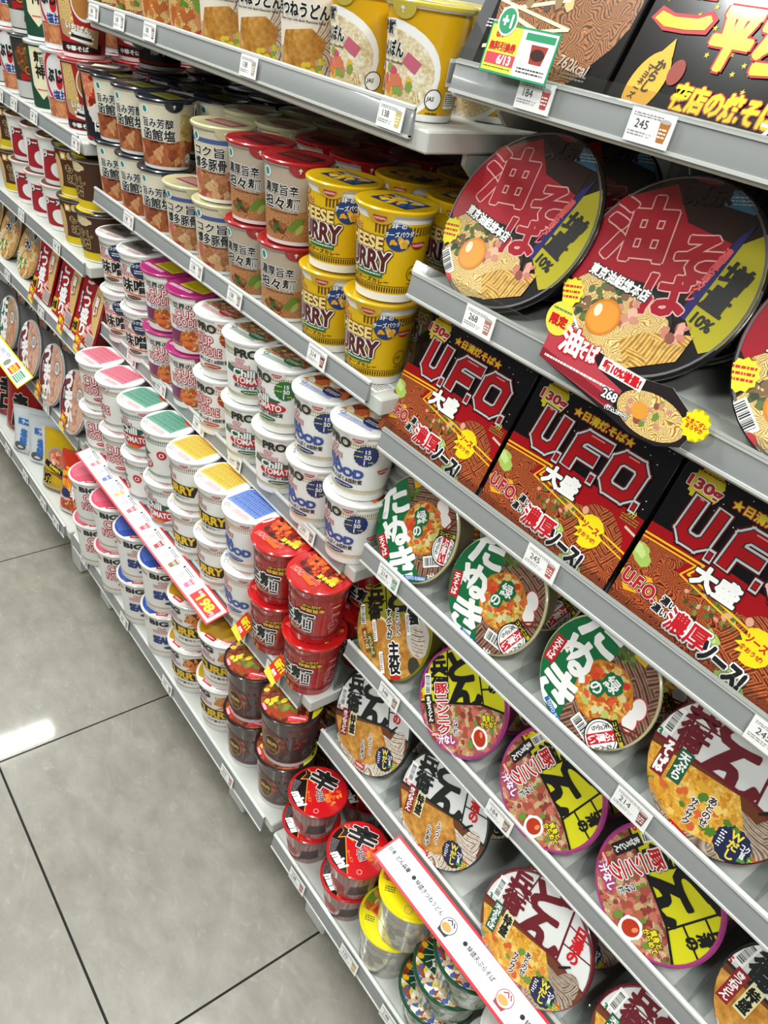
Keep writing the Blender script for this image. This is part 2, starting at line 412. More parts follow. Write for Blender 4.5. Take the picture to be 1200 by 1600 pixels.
def patch_lid(col, w=70, h=50, text=None, tcol=None, x=-4, y=4, bg=None, marks=True):
    a = Art()
    if bg: a.ell(0, 0, 60, 60, bg, 0.2)
    a.rect(x - w / 2 - 1.5, y - h / 2 - 1.5, x + w / 2 + 1.5, y + h / 2 + 1.5, M(col), 0.5); a.rect(x - w / 2 - .9, y - h / 2 - .9, x + w / 2 + .9, y + h / 2 + .9, PAPER, 0.8)
    a.rect(x - w / 2, y - h / 2, x + w / 2, y + h / 2, M(col), 1)
    q = tuple(min(255, int(int(col[i:i + 2], 16) * 0.5 + 255 * 0.5)) for i in (0, 2, 4)); q2 = tuple(int(int(col[i:i + 2], 16) * 0.62) for i in (0, 2, 4))
    a.micro(x - w / 2 + 2, y - h / 2 + 1, x + w / 2 - 2, y + h / 2 - 1, M('%02X%02X%02X' % q), 1.6, 3.2, 0.38, 5)
    a.micro(x - w / 2 + 3, y - h / 2 + 2, x + w / 2 - 3, y + h / 2 - 3, M('%02X%02X%02X' % q2), 2, 4.6, 0.3, 9)
    if marks:
        a.ring(-26, y - h / 2 - 9, 4, 0.8, INK, 1); a.ring(-16, y - h / 2 - 10, 3.5, 0.7, M('C86A78'), 1); a.micro(-8, y - h / 2 - 14, 26, y - h / 2 - 4, M('C86A78'), 1, 2.4)
        a.micro(-34, y - h / 2 - 8, -30, y + 4, MICRO, 1, 1.8)
    if text: a.T(text, 14, y + h / 2 + 7, 8, tcol or BLACK, 3, w=30, bold=0.05, out=(BLACK, 0.05), rot=0)
    return a
def cn_base(tick='8F7438', bottom=True, logo=True, lx=-14):
    a = Art(); t = M(tick)
    a.ticks(-128, 128, 84, 90, t, 1, 3.0, 0.5); a.ticks(-128, 128, 80, 82.5, t, 1, 3.0, 0.5)
    if bottom: a.ticks(-128, 128, 13.5, 18, t, 1, 2.4, 0.5); a.rect(-128, 11.6, 128, 12.3, t, 1)
    return a
def cn_logo(a, x, y, k=1.0, two='NOODLE', fill=PAPER, L=4):
    a.T('CUP', x - 5 * k, y + 12 * k, 18 * k, fill, L, w=40 * k, bold=0.0, out=(M('B8303E'), 0.085)); a.T(two, x, y - 9 * k, 17 * k, fill, L, w=62 * k, bold=0.0, out=(M('B8303E'), 0.085)); return a
def badge(a, x, y, r, col, L=4):
    a.star(x, y, r, M(col), L, 18, 0.93); y_ = M('D8E04A')
    a.T('15', x + r * .1, y + r * .42, r * .36, PAPER, L + 1, bold=0.03); a.T('50', x + r * .1, y - r * .08, r * .42, PAPER, L + 1, bold=0.03); a.T('1', x - r * .1, y - r * .6, r * .42, PAPER, L + 1, bold=0.03)
    a.micro(x - r * .85, y + r * .2, x - r * .3, y + r * .6, y_, L + 1, r * .2); a.micro(x - r * .9, y - r * .3, x - r * .3, y + r * .1, y_, L + 1, r * .2); a.micro(x + r * .2, y - r * .8, x + r * .6, y - r * .4, y_, L + 1, r * .2)
    return a
BACKTXT = lambda a, x0, x1, m=MICRO: a.micro(x0, 22, x1, 76, m, 1, 2.6)

P = {}
def famima(key, bodyc, lidc, patchc, l1, l2, pic, sub, extra=None, tabm=None, bandc=None):
    a = Art(); bg = M(bodyc)
    a.poly([(-70, 30), (70, 30), (70, 78), (52, 88), (-70, 88)], bg, 0.5)
    a.ell(10, 62, 52, 26, pic[1], 0.8, wob=0.05); a.rect(-46, 34, 26, 96, bg, 1)
    a.poly([(-64, 6), (50, 6), (58, 24), (56, 42), (30, 47), (8, 42), (-20, 46), (-64, 40)], pic[0], 1.4)
    a.leafmark(-30, 88, 13, 3)
    a.T(l1, -10, 70, 14, BLACK, 4, w=50, bold=0.02, out=(PAPER, 0.05)); a.T(l2, -9, 53, 17, BLACK, 4, w=54, bold=0.026, out=(PAPER, 0.05))
    a.T(sub, -4, 42, 2.8, BLACK, 4, w=40, bold=0.02)
    a.jas(46, 18, 9, BLACK, 4, PAPER); a.rect(66, 8, 128, 92, M('3A3C44'), 0.6); a.rect(-128, 8, -66, 92, M('3A3C44'), 0.6)
    BACKTXT(a, 70, 100, MICRO)
    if bandc: a.rect(-66, 81, 64, 87, M(bandc), 2)
    if extra: extra(a)
    lid = Art(); lid.rect(-24, -16, 30, 18, M(patchc, 0.3), 1); lid.micro(-20, -12, 26, 14, M(lidc), 2, 4)
    P[key] = cup(105, 47, 35.5, [(6, WHITE), (98, bg)], a, lid, M(lidc, 0.25, 0.6), M(lidc, 0.25, 0.6), arrow_tab(PAPER), 18, M('D8D8D2'), tabw=30)
famima('salt', 'E4DDC6', '1C2230', '8C8420', '旨み芳醇', '函館塩', (MENMA, BROTH), 'Hakodate Shio Ramen')
famima('tonkotsu', 'D8CDB4', 'D6CFA0', 'A01F5A', 'コク旨', '博多豚骨', (food('pork_and_noodles', 'chunk', ('B0754A', 'C88A62', 'D8A878', 'A8503E', 'C4605A', 'D8B484'), 0.7), NOODLE_PALE), 'Hakata Tonkotsu Ramen', bandc='4A5C94')
famima('tantan', 'B8A896', 'A8161E', '1E1C1E', '濃厚旨辛', '担々麺', (TAN, TAN), 'Rich Spicy Dan Dan Noodles',
       lambda a: (a.ell(-14, 22, 16, 9, MINCE, 2, wob=0.2), a.ell(14, 28, 13, 6, M('6E8A30'), 2.4, rot=40, wob=0.2), a.ell(20, 22, 8, 4, M('A8B860'), 2.6, rot=55)))
# yellow cheese curry
a = Art(); dk = M('4A1A16')
a.ticks(8, 128, 78, 88, M('6A4414'), 1, 4.2, 0.55); a.ticks(-128, -50, 78, 88, M('6A4414'), 1, 4.2, 0.55); a.ticks(-128, 128, 12, 18, M('3A2410'), 1, 3.2, 0.5); a.rect(-128, 19, 128, 19.8, M('6A4414'), 1)
a.T('CUP\nNOODLE', -26, 84, 17, M('F0C070'), 3, w=30, bold=0.02, out=(M('C8501E'), 0.04))
a.T('CHEESE', -12, 67, 14, M('F6D98A'), 5, w=62, bold=0.05, out=(dk, 0.05)); a.T('CURRY', -8, 47, 22, M('5A1E1C'), 5, w=74, bold=0.05, out=(PAPER, 0.05), out2=(dk, 0.09))
a.ell(36, 76, 15, 15, M('1F3F7A'), 3); a.bits(36, 71, 9, 5, [M('E8A82A'), M('F0C860')], 9, 4, 4); a.T('3種の', 34, 89, 6, PAPER, 5, bold=0.04, out=(M('1F3F7A'), 0.06)); a.T('チーズパウダー', 38, 80, 6.5, PAPER, 5, w=36, bold=0.03, out=(M('1F3F7A'), 0.07), rot=6)
a.box(2, 31, 40, 6, 0, M('2E6A3A'), 3); a.micro(-16, 28.5, 20, 34, PAPER, 4, 3); a.T('欧風チーズカレー', 2, 24, 6, BLACK, 3, w=56, bold=0.02)
a.nissin(60, 68, 20, 3); a.jas(60, 36, 9.5, M('6A4414'), 3)
lid = Art(); lid.rect(-26, -18, 30, 24, M('1B2C52', 0.3), 1); lid.bits(2, 2, 24, 16, [M('C8961E'), M('E0B83A'), M('2E4A86')], 26, 6, 1.5); lid.micro(-24, 12, 26, 22, PAPER, 3, 4)
YEL = M('E3B708'); P['cheese'] = cup(105, 47.5, 36, [(10, WHITE), (91, YEL), (98, WHITE)], a, lid, M('D8AE10', 0.25, 0.6), M('D8AE10', 0.25, 0.6), logo_tab(17), 16, WHITE, tabw=34)
# white cup noodle family
def cnoodle(key, lidart, bodyfn, tick='8F7438', lidm='ECEBE8', tab='ECEBE8', bodyc='F1F0EC', H=105, rt=47.5, rb=36, logo=True):
    a = cn_base(tick); bodyfn(a); m = M(bodyc)
    P[key] = cup(H, rt, rb, [(10, WHITE), (H - 7, m)], a, lidart, M(lidm, 0.3, 0.3), M(tab, 0.3, 0.3), logo_tab(15), 16, WHITE)
def f(a): cn_logo(a, -12, 55); a.ell(-6, 27, 13, 4, RED, 3); a.micro(-16, 25, 6, 29.5, PAPER, 4, 2.4); a.jas(60, 40, 9, M('555555'), 3)
cnoodle('regular', patch_lid('D9566E'), f)
def f(a):
    a.T('CUP\nNOODLE', -22, 72, 14, PAPER, 3, w=30, bold=0, out=(M('B8303E'), 0.085)); a.poly([(-48, 58), (-44, 70), (22, 58), (8, 50), (22, 42), (-40, 42)], M('1F5C46'), 2)
    a.ell(-6, 36, 31, 14, M('C41E2A'), 3); a.T('Chili', -16, 56, 15, PAPER, 5, w=36, bold=0.05, out=(M('1F5C46'), 0.05)); a.T('TOMATO', -6, 37, 13, PAPER, 5, w=54, bold=0.04)
    a.ell(-8, 22, 16, 4, M('E8702A'), 3); a.ell(44, 60, 9, 9, M('C41E2A'), 3); a.T('O', 44, 60, 9, PAPER, 4); a.jas(66, 40, 9, M('3A5A4A'), 3); a.nissin(58, 74, 14, 3)
l = patch_lid('3E8C70'); l.ell(24, 27, 12, 8, M('D84A2A'), 2); l.T('Chili', 24, 29, 5, PAPER, 4, bold=0.04)
cnoodle('tomato', l, f, '2E5A4A')
def f(a):
    a.T('CUP\nNOODLE', -22, 70, 18, PAPER, 3, w=32, bold=0, out=(M('B8303E'), 0.085)); a.poly([(-50, 34), (-44, 57), (36, 52), (28, 30)], BLACK, 2.5)
    a.T('CURRY', -6, 43.5, 17, M('F0C41E'), 5, w=68, bold=0.06, out=(BLACK, 0.05)); a.T('コク旨カレー', -2, 27, 5.5, BLACK, 3, w=42, bold=0.03); a.jas(60, 40, 9, M('555555'), 3)
cnoodle('curry', patch_lid('E2AE14', text='CURRY', tcol=M('F0C41E')), f)
def f(a):
    a.T('CUP\nNOODLE', -24, 72, 18, PAPER, 3, w=32, bold=0, out=(M('B8303E'), 0.085)); a.T('SEA', -20, 53, 11, M('3E62B8'), 5, w=26, bold=0.05, out=(M('1E3478'), 0.03)); a.T('FOOD', -4, 40, 13, M('3E62B8'), 5, w=52, bold=0.05, out=(M('1E3478'), 0.03)); a.ell(-6, 24, 17, 4, M('2A4A9C'), 3); a.micro(-18, 22, 8, 26.5, PAPER, 4, 2.4); a.jas(56, 28, 8, M('4A5A8C'), 3)
cnoodle('seafood', patch_lid('4A72C8', text='SEAFOOD', tcol=M('3E62B8')), f, 'C89A5A')
def f(a):
    a.T('CUP\nNOODLE', -28, 70, 22, PAPER, 3, w=30, bold=0, out=(M('B8303E'), 0.085)); a.ell(6, 76, 19, 16, M('22355E'), 2); a.T('コク濃い', 4, 84, 7, PAPER, 4, w=28, bold=0.03); a.micro(-6, 68, 20, 78, PAPER, 3, 4)
    a.poly([(4, 58), (14, 68), (22, 60)], M('7A4A2A'), 3)
    a.poly([(-46, 62), (-8, 64), (30, 46), (16, 42), (20, 26), (-40, 30)], M('E0713A'), 2.5); a.poly([(-43, 59), (-8, 61), (25, 46), (13, 43), (17, 29), (-37, 33)], PAPER, 2.8)
    a.T('味噌', -10, 46, 26, BLACK, 5, w=50, bold=0.04, out=(PAPER, 0.05), out2=(M('E0713A'), 0.09)); a.ell(-12, 23, 16, 3.5, M('3A2018'), 3); a.micro(-24, 21.5, 2, 25, M('E8B86A'), 4, 2.4); a.jas(58, 38, 9, M('555555'), 3)
l = patch_lid('4A3A30', 72, 50); l.ell(22, 12, 9, 9, PAPER, 3); l.T('味噌', -14, 2, 16, M('2A1C16'), 3, bold=0.05)
cnoodle('miso', l, f, '5A4A3A')
def f(a):
    a.T('世界の', -18, 84, 10, BLACK, 4, w=34, bold=0.04, out=(PAPER, 0.06)); a.T('CUP', -14, 71, 13, PAPER, 4, w=32, bold=0, out=(M('B8303E'), 0.085)); a.T('NOODLES', -10, 57, 14, PAPER, 4, w=60, bold=0, out=(M('B8303E'), 0.085))
    a.rect(-128, 12, 128, 40, M('7A2A5A'), 0.5); a.ell(10, 25, 34, 24, WHITE, 1.5); a.ell(6, 26, 31, 21, SHRIMP, 2); a.bits(4, 26, 24, 14, [M('E07A34'), M('F0B890'), M('C8542A')], 16, 6, 2.6)
    a.T('トムヤムクン', -8, 46, 6.5, PAPER, 4, w=44, bold=0.03, out=(M('3A2E6A'), 0.08)); a.star(34, 70, 12, M('8CA83A'), 4, 16, 0.92); a.micro(26, 64, 42, 76, PAPER, 5, 4)
l = Art(); l.rect(-22, -14, 34, 20, M('D8CC1E'), 1); l.micro(-18, -10, 30, 16, M('8C7A14'), 2, 3.2); l.micro(-34, -28, 20, -18, PAPER, 2, 3)
cnoodle('tomyum', l, f, 'B8A070', 'A8286E', 'A8286E')
def pro(key, mid, bcol, pic, tick, lt):
    def f(a):
        a.T('PRO', -13, 86, 13, M('2A2A2C'), 4, w=34, bold=0.06); a.T('CUP\nNOODLE', -22, 68, 16, PAPER, 3, w=30, bold=0, out=(M('B8303E'), 0.085)); mid(a)
        a.T('高たんぱく&低糖質', -4, 31, 7, INK, 4, w=56, bold=0.04); a.ell(-4, 22, 17, 3.6, M(bcol), 3); a.micro(-16, 20.4, 8, 24, PAPER, 4, 2.6)
        badge(a, 25, 72, 16, bcol); a.nissin(52, 46, 18, 3); a.rect(86, 14, 128, 92, M('D8DAD8'), 0.8); BACKTXT(a, 88, 122)
    l = Art(); l.poly([(-40, -6), (-30, 34), (40, 34), (40, -10)], pic, 1); l.poly([(-40, -8), (40, -12), (40, -9.8), (-40, -6)], M(tick), 2); l.ell(16, -8, 15, 10, M(bcol), 3); l.micro(4, -14, 28, -2, PAPER, 4, 4); l.micro(-30, -26, 26, -14, M(lt), 1, 2.6); l.ring(-30, -14, 4, 1, M(lt), 2)
    l.rect(24, 16, 44, 34, M('E6E6E2'), 2); l.T(key[3:].upper(), 32, 26, 4, M(lt), 3, w=16, bold=0.04)
    cnoodle(key, l, f, tick)
def mid(a): cn_logo(a, -14, 54, 0.85)
pro('pronoodle', mid, 'B43026', PORKPIC, 'A98A4A', 'C85A62')
def mid(a):
    a.poly([(-50, 52), (-46, 64), (20, 54), (10, 46)], M('1F6048'), 2); a.T('Chili', -16, 54, 12, PAPER, 5, w=34, bold=0.05, out=(M('1F6048'), 0.05)); a.ell(-4, 42, 32, 9, M('C41E2A'), 3); a.T('TOMATO', -4, 42, 10, PAPER, 5, w=50, bold=0.04)
pro('protomato', mid, '2C6A3A', PORKPIC, 'A09A4A', '2C6A4A')
def mid(a): a.T('SEA', -22, 54, 10, M('3A55A8'), 5, w=26, bold=0.05, out=(M('1E2C68'), 0.03)); a.T('FOOD', -2, 43, 12, M('3A55A8'), 5, w=52, bold=0.05, out=(M('1E2C68'), 0.03))
pro('proseafood', mid, '26336E', SEAPIC, 'B8A050', '3A55A8')
# red spicy cup
a = Art(); dr = M('6A1218', 0.25, 0.8)
a.ticks(-128, 128, 82, 91, M('8C2A2A'), 1, 3.6, 0.5); a.ticks(-128, 128, 12, 17, M('5A0E12'), 1, 3, 0.5)
a.T('CUP\nNOODLES', -26, 72, 26, M('D88A80'), 3, w=44, bold=0, out=(M('8C2A26'), 0.04)); a.T('ぶっかけ', 22, 75, 6, M('E8C84A'), 4, w=26, bold=0.04, out=(BLACK, 0.07)); a.T('特製旨辛', 24, 67, 7, M('E8C84A'), 4, w=34, bold=0.04, out=(BLACK, 0.07))
a.T('辛麺', -6, 43, 34, BLACK, 6, w=66, bold=0.04, out=(PAPER, 0.06), out2=(M('3A0A0C'), 0.09)); a.micro(-20, 20, 18, 25, M('D8B04A'), 3, 3); a.jas(58, 36, 9, M('D89088'), 3); a.nissin(58, 72, 16, 3); a.T('辛味', 60, 56, 7, M('D89088'), 3, bold=0.03)
l = Art(); l.poly([(-34, -10), (-34, 30), (34, 34), (36, -12), (0, -22)], REDSOUP, 1); l.bits(-6, 12, 26, 16, [M('D8502A'), M('E0702E'), M('8C1A10')], 26, 4.5, 1.6)
l.T('旨辛特製', 20, -8, 10, M('F0D83A'), 4, w=30, bold=0.05, out=(BLACK, 0.08)); l.star(26, 0, 7, M('F0B43A'), 3, 9, 0.6)
l.micro(-34, -30, 20, -16, M('F08A7A'), 1, 3); l.ring(-24, -22, 4.5, 1, M('F4B0A8'), 2); l.ring(-13, -25, 4.5, 1, M('F4B0A8'), 2); l.box(2, -27, 26, 8, -12, M('E8641E'), 2)
CR = M('A81A1E', 0.22, 0.9); P['spicy'] = cup(105, 48, 36.5, [(10, CR), (98, CR)], a, l, M('C01A1C', 0.2, 0.9), M('C01A1C', 0.2, 0.9), arrow_tab(PAPER), 14, M('C01A1C', 0.2, 0.9))
# big cups
def big(key, bodyfn, lidart, lidm, tick='A98A4A', bodyc='ECEAE6', rim='C9C9C6', coat=0.0):
    a = Art(); t = M(tick); a.ticks(2, 150, 88, 95, t, 1, 3.2, 0.5); a.ticks(-150, -48, 88, 95, t, 1, 3.2, 0.5); a.ticks(-150, 150, 12, 17, t, 1, 2.8, 0.5); bodyfn(a)
    P[key] = cup(112, 53, 42, [(9, M('D8D6D2', .3)), (105, M(bodyc, 0.3, coat))], a, lidart, M(lidm, 0.25, 0.5), None, None, 0, M(rim, 0.25, 0.4))
def biglid(col, dark, white=True):
    l = Art(); l.ell(0, 0, 60, 60, PAPER, 0.3); l.poly([(-60, -30), (-40, -30), (-8, -35), (12, -40), (60, -30), (60, 60), (-60, 60)], M(col, 0.25, 0.5), 1)
    l.micro(-44, -10, 44, 40, M(dark), 2, 3, 0.35, 4)
    l.box(-18, -37, 22, 9, -22, RED, 3); l.T('NISSIN', -18, -37, 4, PAPER, 4, w=16, rot=-22); l.micro(2, -46, 34, -30, M('D86A7A'), 2, 3); l.micro(14, -40, 30, -32, M('4A5A9C'), 2.5, 3)
    return l
def bigword(a): a.T('BIG', -26, 94, 12, M('1E1E1E'), 4, w=36, bold=0.07)
def burst(a, x, y, k=1.0): a.star(x + 6, y + 6, 27 * k, M('E0904A'), 1.2, 13, 0.45, 0.2); a.star(x + 8, y + 4, 17 * k, M('D0702A'), 1.4, 11, 0.45)
def f(a): bigword(a); burst(a, 16, 62); cn_logo(a, -10, 60, 1.05); a.ell(-4, 30, 14, 4, RED, 3); a.micro(-14, 28, 8, 32.5, PAPER, 4, 2.6)
big('bigregular', f, biglid('D0546C', 'E88A9C'), 'DCDAD6')
def f(a): bigword(a); burst(a, 18, 66); a.T('CUP\nNOODLE', -20, 74, 16, PAPER, 3, w=36, bold=0, out=(M('B8303E'), 0.085)); a.T('SEAFOOD', -4, 48, 19, M('2E4488'), 5, w=70, bold=0.04, out=(M('1A2450'), 0.03)); a.ell(4, 28, 22, 5, M('2A3A78'), 3); a.T('ビッグ', 2, 36, 5, M('E8A83A'), 4, bold=0.04)
big('bigseafood', f, biglid('2F4FA0', '6C86CC'), 'DCDAD6', 'B8924A')
def f(a): bigword(a); burst(a, 20, 66); a.T('CUP\nNOODLE', -24, 76, 14, PAPER, 3, w=36, bold=0, out=(M('B8303E'), 0.085)); a.poly([(-52, 40), (-44, 62), (42, 58), (34, 34)], BLACK, 2.5); a.T('CURRY', -4, 48, 19, M('E8BE2A'), 5, w=76, bold=0.06, out=(BLACK, 0.05)); a.T('コク旨カレー', 6, 28, 6, BLACK, 3, w=46, bold=0.03)
big('bigcurry', f, biglid('B8901A', '6E5610'), 'DCDAD6', 'B08A3A')
def f(a):
    a.poly([(-54, 22), (-50, 84), (-4, 74), (8, 40), (-4, 18)], food('print_dark_meat', 'chunk', ('4A1812', '6E2418', '8C3A22', '341010'), 0.8, 0.4), 1.2)
    a.ell(-24, 46, 15, 22, M('B8803A'), 2); a.ell(-24, 46, 13.5, 20, M('2A1C18'), 2.5); a.T('謎肉', -24, 50, 10, M('D8A84A'), 4, bold=0.05); a.micro(-34, 30, -14, 42, M('C89A4A'), 4, 3); a.jas(38, 34, 9, M('9A8C86'), 3); a.bits(10, 60, 24, 18, [M('7A2A20'), M('A0463A')], 14, 4, 2)
l = Art(); l.ell(0, 0, 60, 60, food('sauce_red_brown', 'chunk', ('7A2412', 'A83C1C', 'C8642E', '5A1A0E', '8C4A1E'), 1.0, 0.6), 0.4)
l.bits(-8, 4, 34, 34, [M('5A7A2E', 0.3, 0.5), M('7A9A3A', 0.3, 0.5), M('8C4A30', 0.3, 0.5), M('A8603C', 0.3, 0.5)], 60, 5.5, 1.2, 8); l.bits(-8, 2, 36, 36, [M('F0C41E', 0.3, 0.5), M('F4D43A', 0.3, 0.5)], 24, 5.6, 3.2, 4, 0.05); l.bits(-4, 0, 30, 26, [M('7A4A3A', 0.3, 0.5)], 7, 6.5, 2.4, 12, 0.3)
l.poly([(30, -60), (60, -60), (60, 60), (28, 60)], M('2A1210'), 3); l.ticks(-60, 60, 0, 0, BLACK, 3); l.poly([(36, -60), (60, -60), (60, 60), (34, 60)], M('D8D022'), 3.4)
l.T('BIG', 42, 0, 9, BLACK, 5, w=22, bold=0.06, rot=-90); l.box(14, -38, 30, 9, 12, M('D8405A'), 4); l.micro(2, -42, 26, -34, PAPER, 5, 4); l.box(-40, -24, 16, 9, -60, M('D01E3A'), 4); l.T('NISSIN', -40, -24, 4, PAPER, 5, w=13, rot=-60)
big('bigchili', f, l, '2A1614', '7A1E22', '4A3C3A', 'A8A8A6', 0.8)
# small chunky cups on the lowest shelf of the near bay
def mini(key, H, rt, rb, lidart, lidm, bodyfn, bodyc, rimc):
    a = Art(); bodyfn(a); bm_ = M(bodyc, 0.2, 0.8)
    P[key] = cup(H, rt, rb, [(6, bm_), (H - 7, bm_)], a, lidart, M(lidm, 0.2, 0.8), None, None, 0, M(rimc, 0.25, 0.5))
def f(a):
    a.rect(-130, 6, 130, 62, M('8C5A58', 0.2, 0.8), 0.4); a.ticks(-130, 130, 6, 62, M('A87874', 0.2, 0.6), 0.8, 7, 0.3); a.ell(-20, 26, 17, 13, M('A8382C'), 1, wob=0.1); a.poly([(0, 14), (34, 18), (30, 44), (4, 40)], M('4A3636'), 1.2); a.box(40, 24, 12, 15, 5, M('B8B0AC'), 1.4)
l = Art(); l.ell(0, 0, 60, 60, M('C4121A', 0.2, 0.8), 0.3); l.poly([(-60, 60), (-34, 40), (-20, 2), (4, -60), (-60, -60)], M('17100F', 0.2, 0.8), 1); l.line([(-34, 40), (-20, 2), (4, -60)], 1.4, M('E88A2A'), 2)
l.poly([(-38, 30), (-30, 20), (-34, 6), (-22, 12), (-10, 8), (-16, 20), (-8, 32), (-22, 26)], M('E88A2A'), 1.3); l.poly([(-36, 28), (-29, 20), (-32, 9), (-22, 13.5), (-13, 11), (-18, 20), (-11, 29.5), (-22, 24)], M('17100F'), 2); l.T('辛', 0, 20, 34, BLACK, 6, w=44, bold=0.05, out=(PAPER, 0.03), rot=-6)
l.T('라면', 6, -8, 11, BLACK, 5, w=18, bold=0.04, out=(PAPER, 0.04), rot=-50); l.T('ラーメン', -8, -16, 5, M('E88A2A'), 5, w=20, bold=0.04, rot=-50); l.T('mini', -20, -26, 13, PAPER, 5, w=26, bold=0.07, rot=-40, shear=0.2)
l.bits(26, 0, 12, 16, [M('E86A1E'), M('F08A2A'), M('D84A1A')], 26, 3, 2, 6); l.ring(12, -34, 4, 1, M('E8A0A0'), 4); l.micro(-44, -22, -30, 4, M('8A8080'), 2, 2.4)
mini('shin', 75, 45.5, 33, l, 'B8141A', f, '9A6A66', '3A3030')
def f(a): a.rect(-140, 4, 140, 70, M('A8A498', 0.18, 0.9), 0.4); a.bits(0, 36, 60, 26, [M('BEB9AA', 0.15, 0.9), M('8F8B80', 0.15, 0.9), M('C8BC8C', 0.15, 0.9)], 26, 9, 1)
l = Art(); l.ell(0, 0, 60, 60, M('E8DC1A', 0.2, 0.8), 0.3); l.poly([(-60, 0), (-30, -6), (0, -22), (24, -14), (60, -2), (60, 60), (-60, 60)], food('wonton_soup', 'chunk', ('D89A3A', 'E8C070', '6E9A2E', 'F0DC9C', 'B86A2A', 'E8D08A'), 0.6), 1)
l.box(-24, 2, 18, 22, -30, M('E8842A'), 3); l.box(-24, 0, 11, 14, -30, M('B83A1E'), 4); l.T('ワンタン', 8, 2, 16, PAPER, 6, w=52, bold=0.06, out=(M('2A1814'), 0.08), rot=-30); l.ring(-4, -36, 6, 1.2, M('C89A8A'), 3); l.barcode(24, -30, 20, 10, 20, 3); l.micro(-40, -22, -26, -10, INK, 3, 3)
mini('wonton', 95, 50, 41, l, 'DCD01A', f, 'A8A498', 'C8BE2A')
def f(a): a.rect(-150, 4, 150, 50, M('8A9484', 0.15, 0.9), 0.4); a.bits(0, 26, 60, 18, [M('6E7E62', 0.15, 0.9), M('A4AC9C', 0.15, 0.9), M('5A6A50', 0.15, 0.9), M('B8BEB0', .15, .9)], 30, 8, 1)
l = Art(); l.ell(0, 0, 60, 60, M('17492E', 0.2, 0.8), 0.3); l.ring(0, 0, 53, 9, food('corn_and_spices', 'chunk', ('6A1E14', '8C2A1A', '4A1410', 'A84A2A'), 1.2), 1, 40)
for i in range(9): l.ell(46 * math.cos(2.0 + i * 0.36), 46 * math.sin(2.0 + i * 0.36), 4.5, 3.6, M('F0BE1A', 0.25, 0.5), 2)
for i in range(10): l.line([(-16 + 2 * math.cos(i), 6), (-16 + 30 * math.cos(1.4 + i * 0.33), 6 + 30 * math.sin(1.4 + i * 0.33))], 0.7, PAPER, 2)
l.poly([(-52, -16), (-10, -28), (40, -14), (40, -60), (-60, -60)], food('assorted_small_pictures', 'chunk', ('C8B08A', '8C4A30', 'E8E0D0', '4A5E9C', 'D8C050', '7A2A2A', 'F0EADC'), 1.3), 2); l.T('ラーメン', 6, -2, 10, PAPER, 5, w=40, bold=0.05, out=(BLACK, 0.07)); l.star(-20, -10, 9, PAPER, 4, 6, 0.8); l.bits(-20, -10, 6, 6, [M('7A4A3A'), M('C8A47A')], 8, 2.5, 5)
mini('greenbowl', 63, 55, 44, l, '17492E', f, '8A9484', 'B8C0B0')
def f(a): a.rect(-150, 4, 150, 60, M('DDE0DC', 0.3, 0.5), 0.4); BACKTXT(a, -60, 60)
l = Art(); l.ell(0, 0, 60, 60, M('ECEEE8'), 0.3); l.ell(-22, 8, 12, 12, M('1F6A32'), 2); l.ell(-22, 8, 8, 8, M('D8D022'), 3); l.T('1', -22, 8, 10, BLACK, 5, bold=0.05); l.poly([(0, 10), (20, 24), (40, 10), (34, -30), (6, -30)], M('C8BC7A'), 2); l.poly([(0, 30), (20, 20), (36, 40), (14, 50)], M('22305E'), 3); l.micro(-40, 22, -4, 34, MICRO, 2, 3)
mini('whitebowl', 75, 52, 42, l, 'E4E6E2', f, 'DDE0DC', 'D8DAD6')
# top shelf, tall cups
def topcup(key, bodyc, fn, lidc, tall=1.0):
    a = Art(); fn(a)
    if tall != 1.0: a.g = [([(x, y * tall) for x, y in v], f, m, L) for v, f, m, L in a.g]
    P[key] = cup(106 * tall, 47, 36, [(7, WHITE), (106 * tall - 7, M(bodyc, 0.3, 0.3))], a, Art().rect(-20, -14, 24, 14, M('EEE6D0'), 1), M(lidc, 0.25, 0.5), M(lidc, 0.25, 0.5), arrow_tab(PAPER), 4, WHITE, tabw=30)
def f(a):
    a.ell(-10, 42, 58, 46, PAPER, 0.6); a.ell(-12, 40, 54, 40, food('creamy_soup', 'soft', ('D8C294', 'EBDDBA', 'F4ECDA'), 0.8), 1); a.ell(-14, 20, 44, 14, NOODLE_PALE, 1.4)
    a.bits(-16, 34, 34, 14, [M('C8566A'), M('D8788A'), M('E07A3A'), M('E8B83A'), M('8CA04A')], 22, 6.5, 2); a.box(16, 52, 18, 12, -30, M('C8647A'), 3.2); a.box(-4, 34, 16, 11, 10, M('D87A5A'), 3.2)
    a.T('海鮮', -20, 80, 13, BLACK, 4, w=26, bold=0.04, out=(PAPER, 0.06)); a.T('ちゃんぽん', -20, 62, 15, BLACK, 4, w=52, bold=0.04, out=(PAPER, 0.06)); a.T('Champon Noodles', -14, 50, 3.4, BLACK, 4, w=40, bold=0.02)
    a.jas(44, 22, 10, BLACK, 4, PAPER); a.barcode(62, 48, 13, 26, 0, 3); a.rect(58, 14, 76, 30, PAPER, 3); a.micro(59, 15, 75, 29, INK, 4, 2); a.leafmark(-34, 96, 10, 3); a.rect(78, 12, 110, 92, M('C8981A'), 1); a.micro(80, 30, 106, 90, M('7A5A14'), 2, 2.4)
topcup('chanpon', 'D8A614', f, 'D2BE4A')
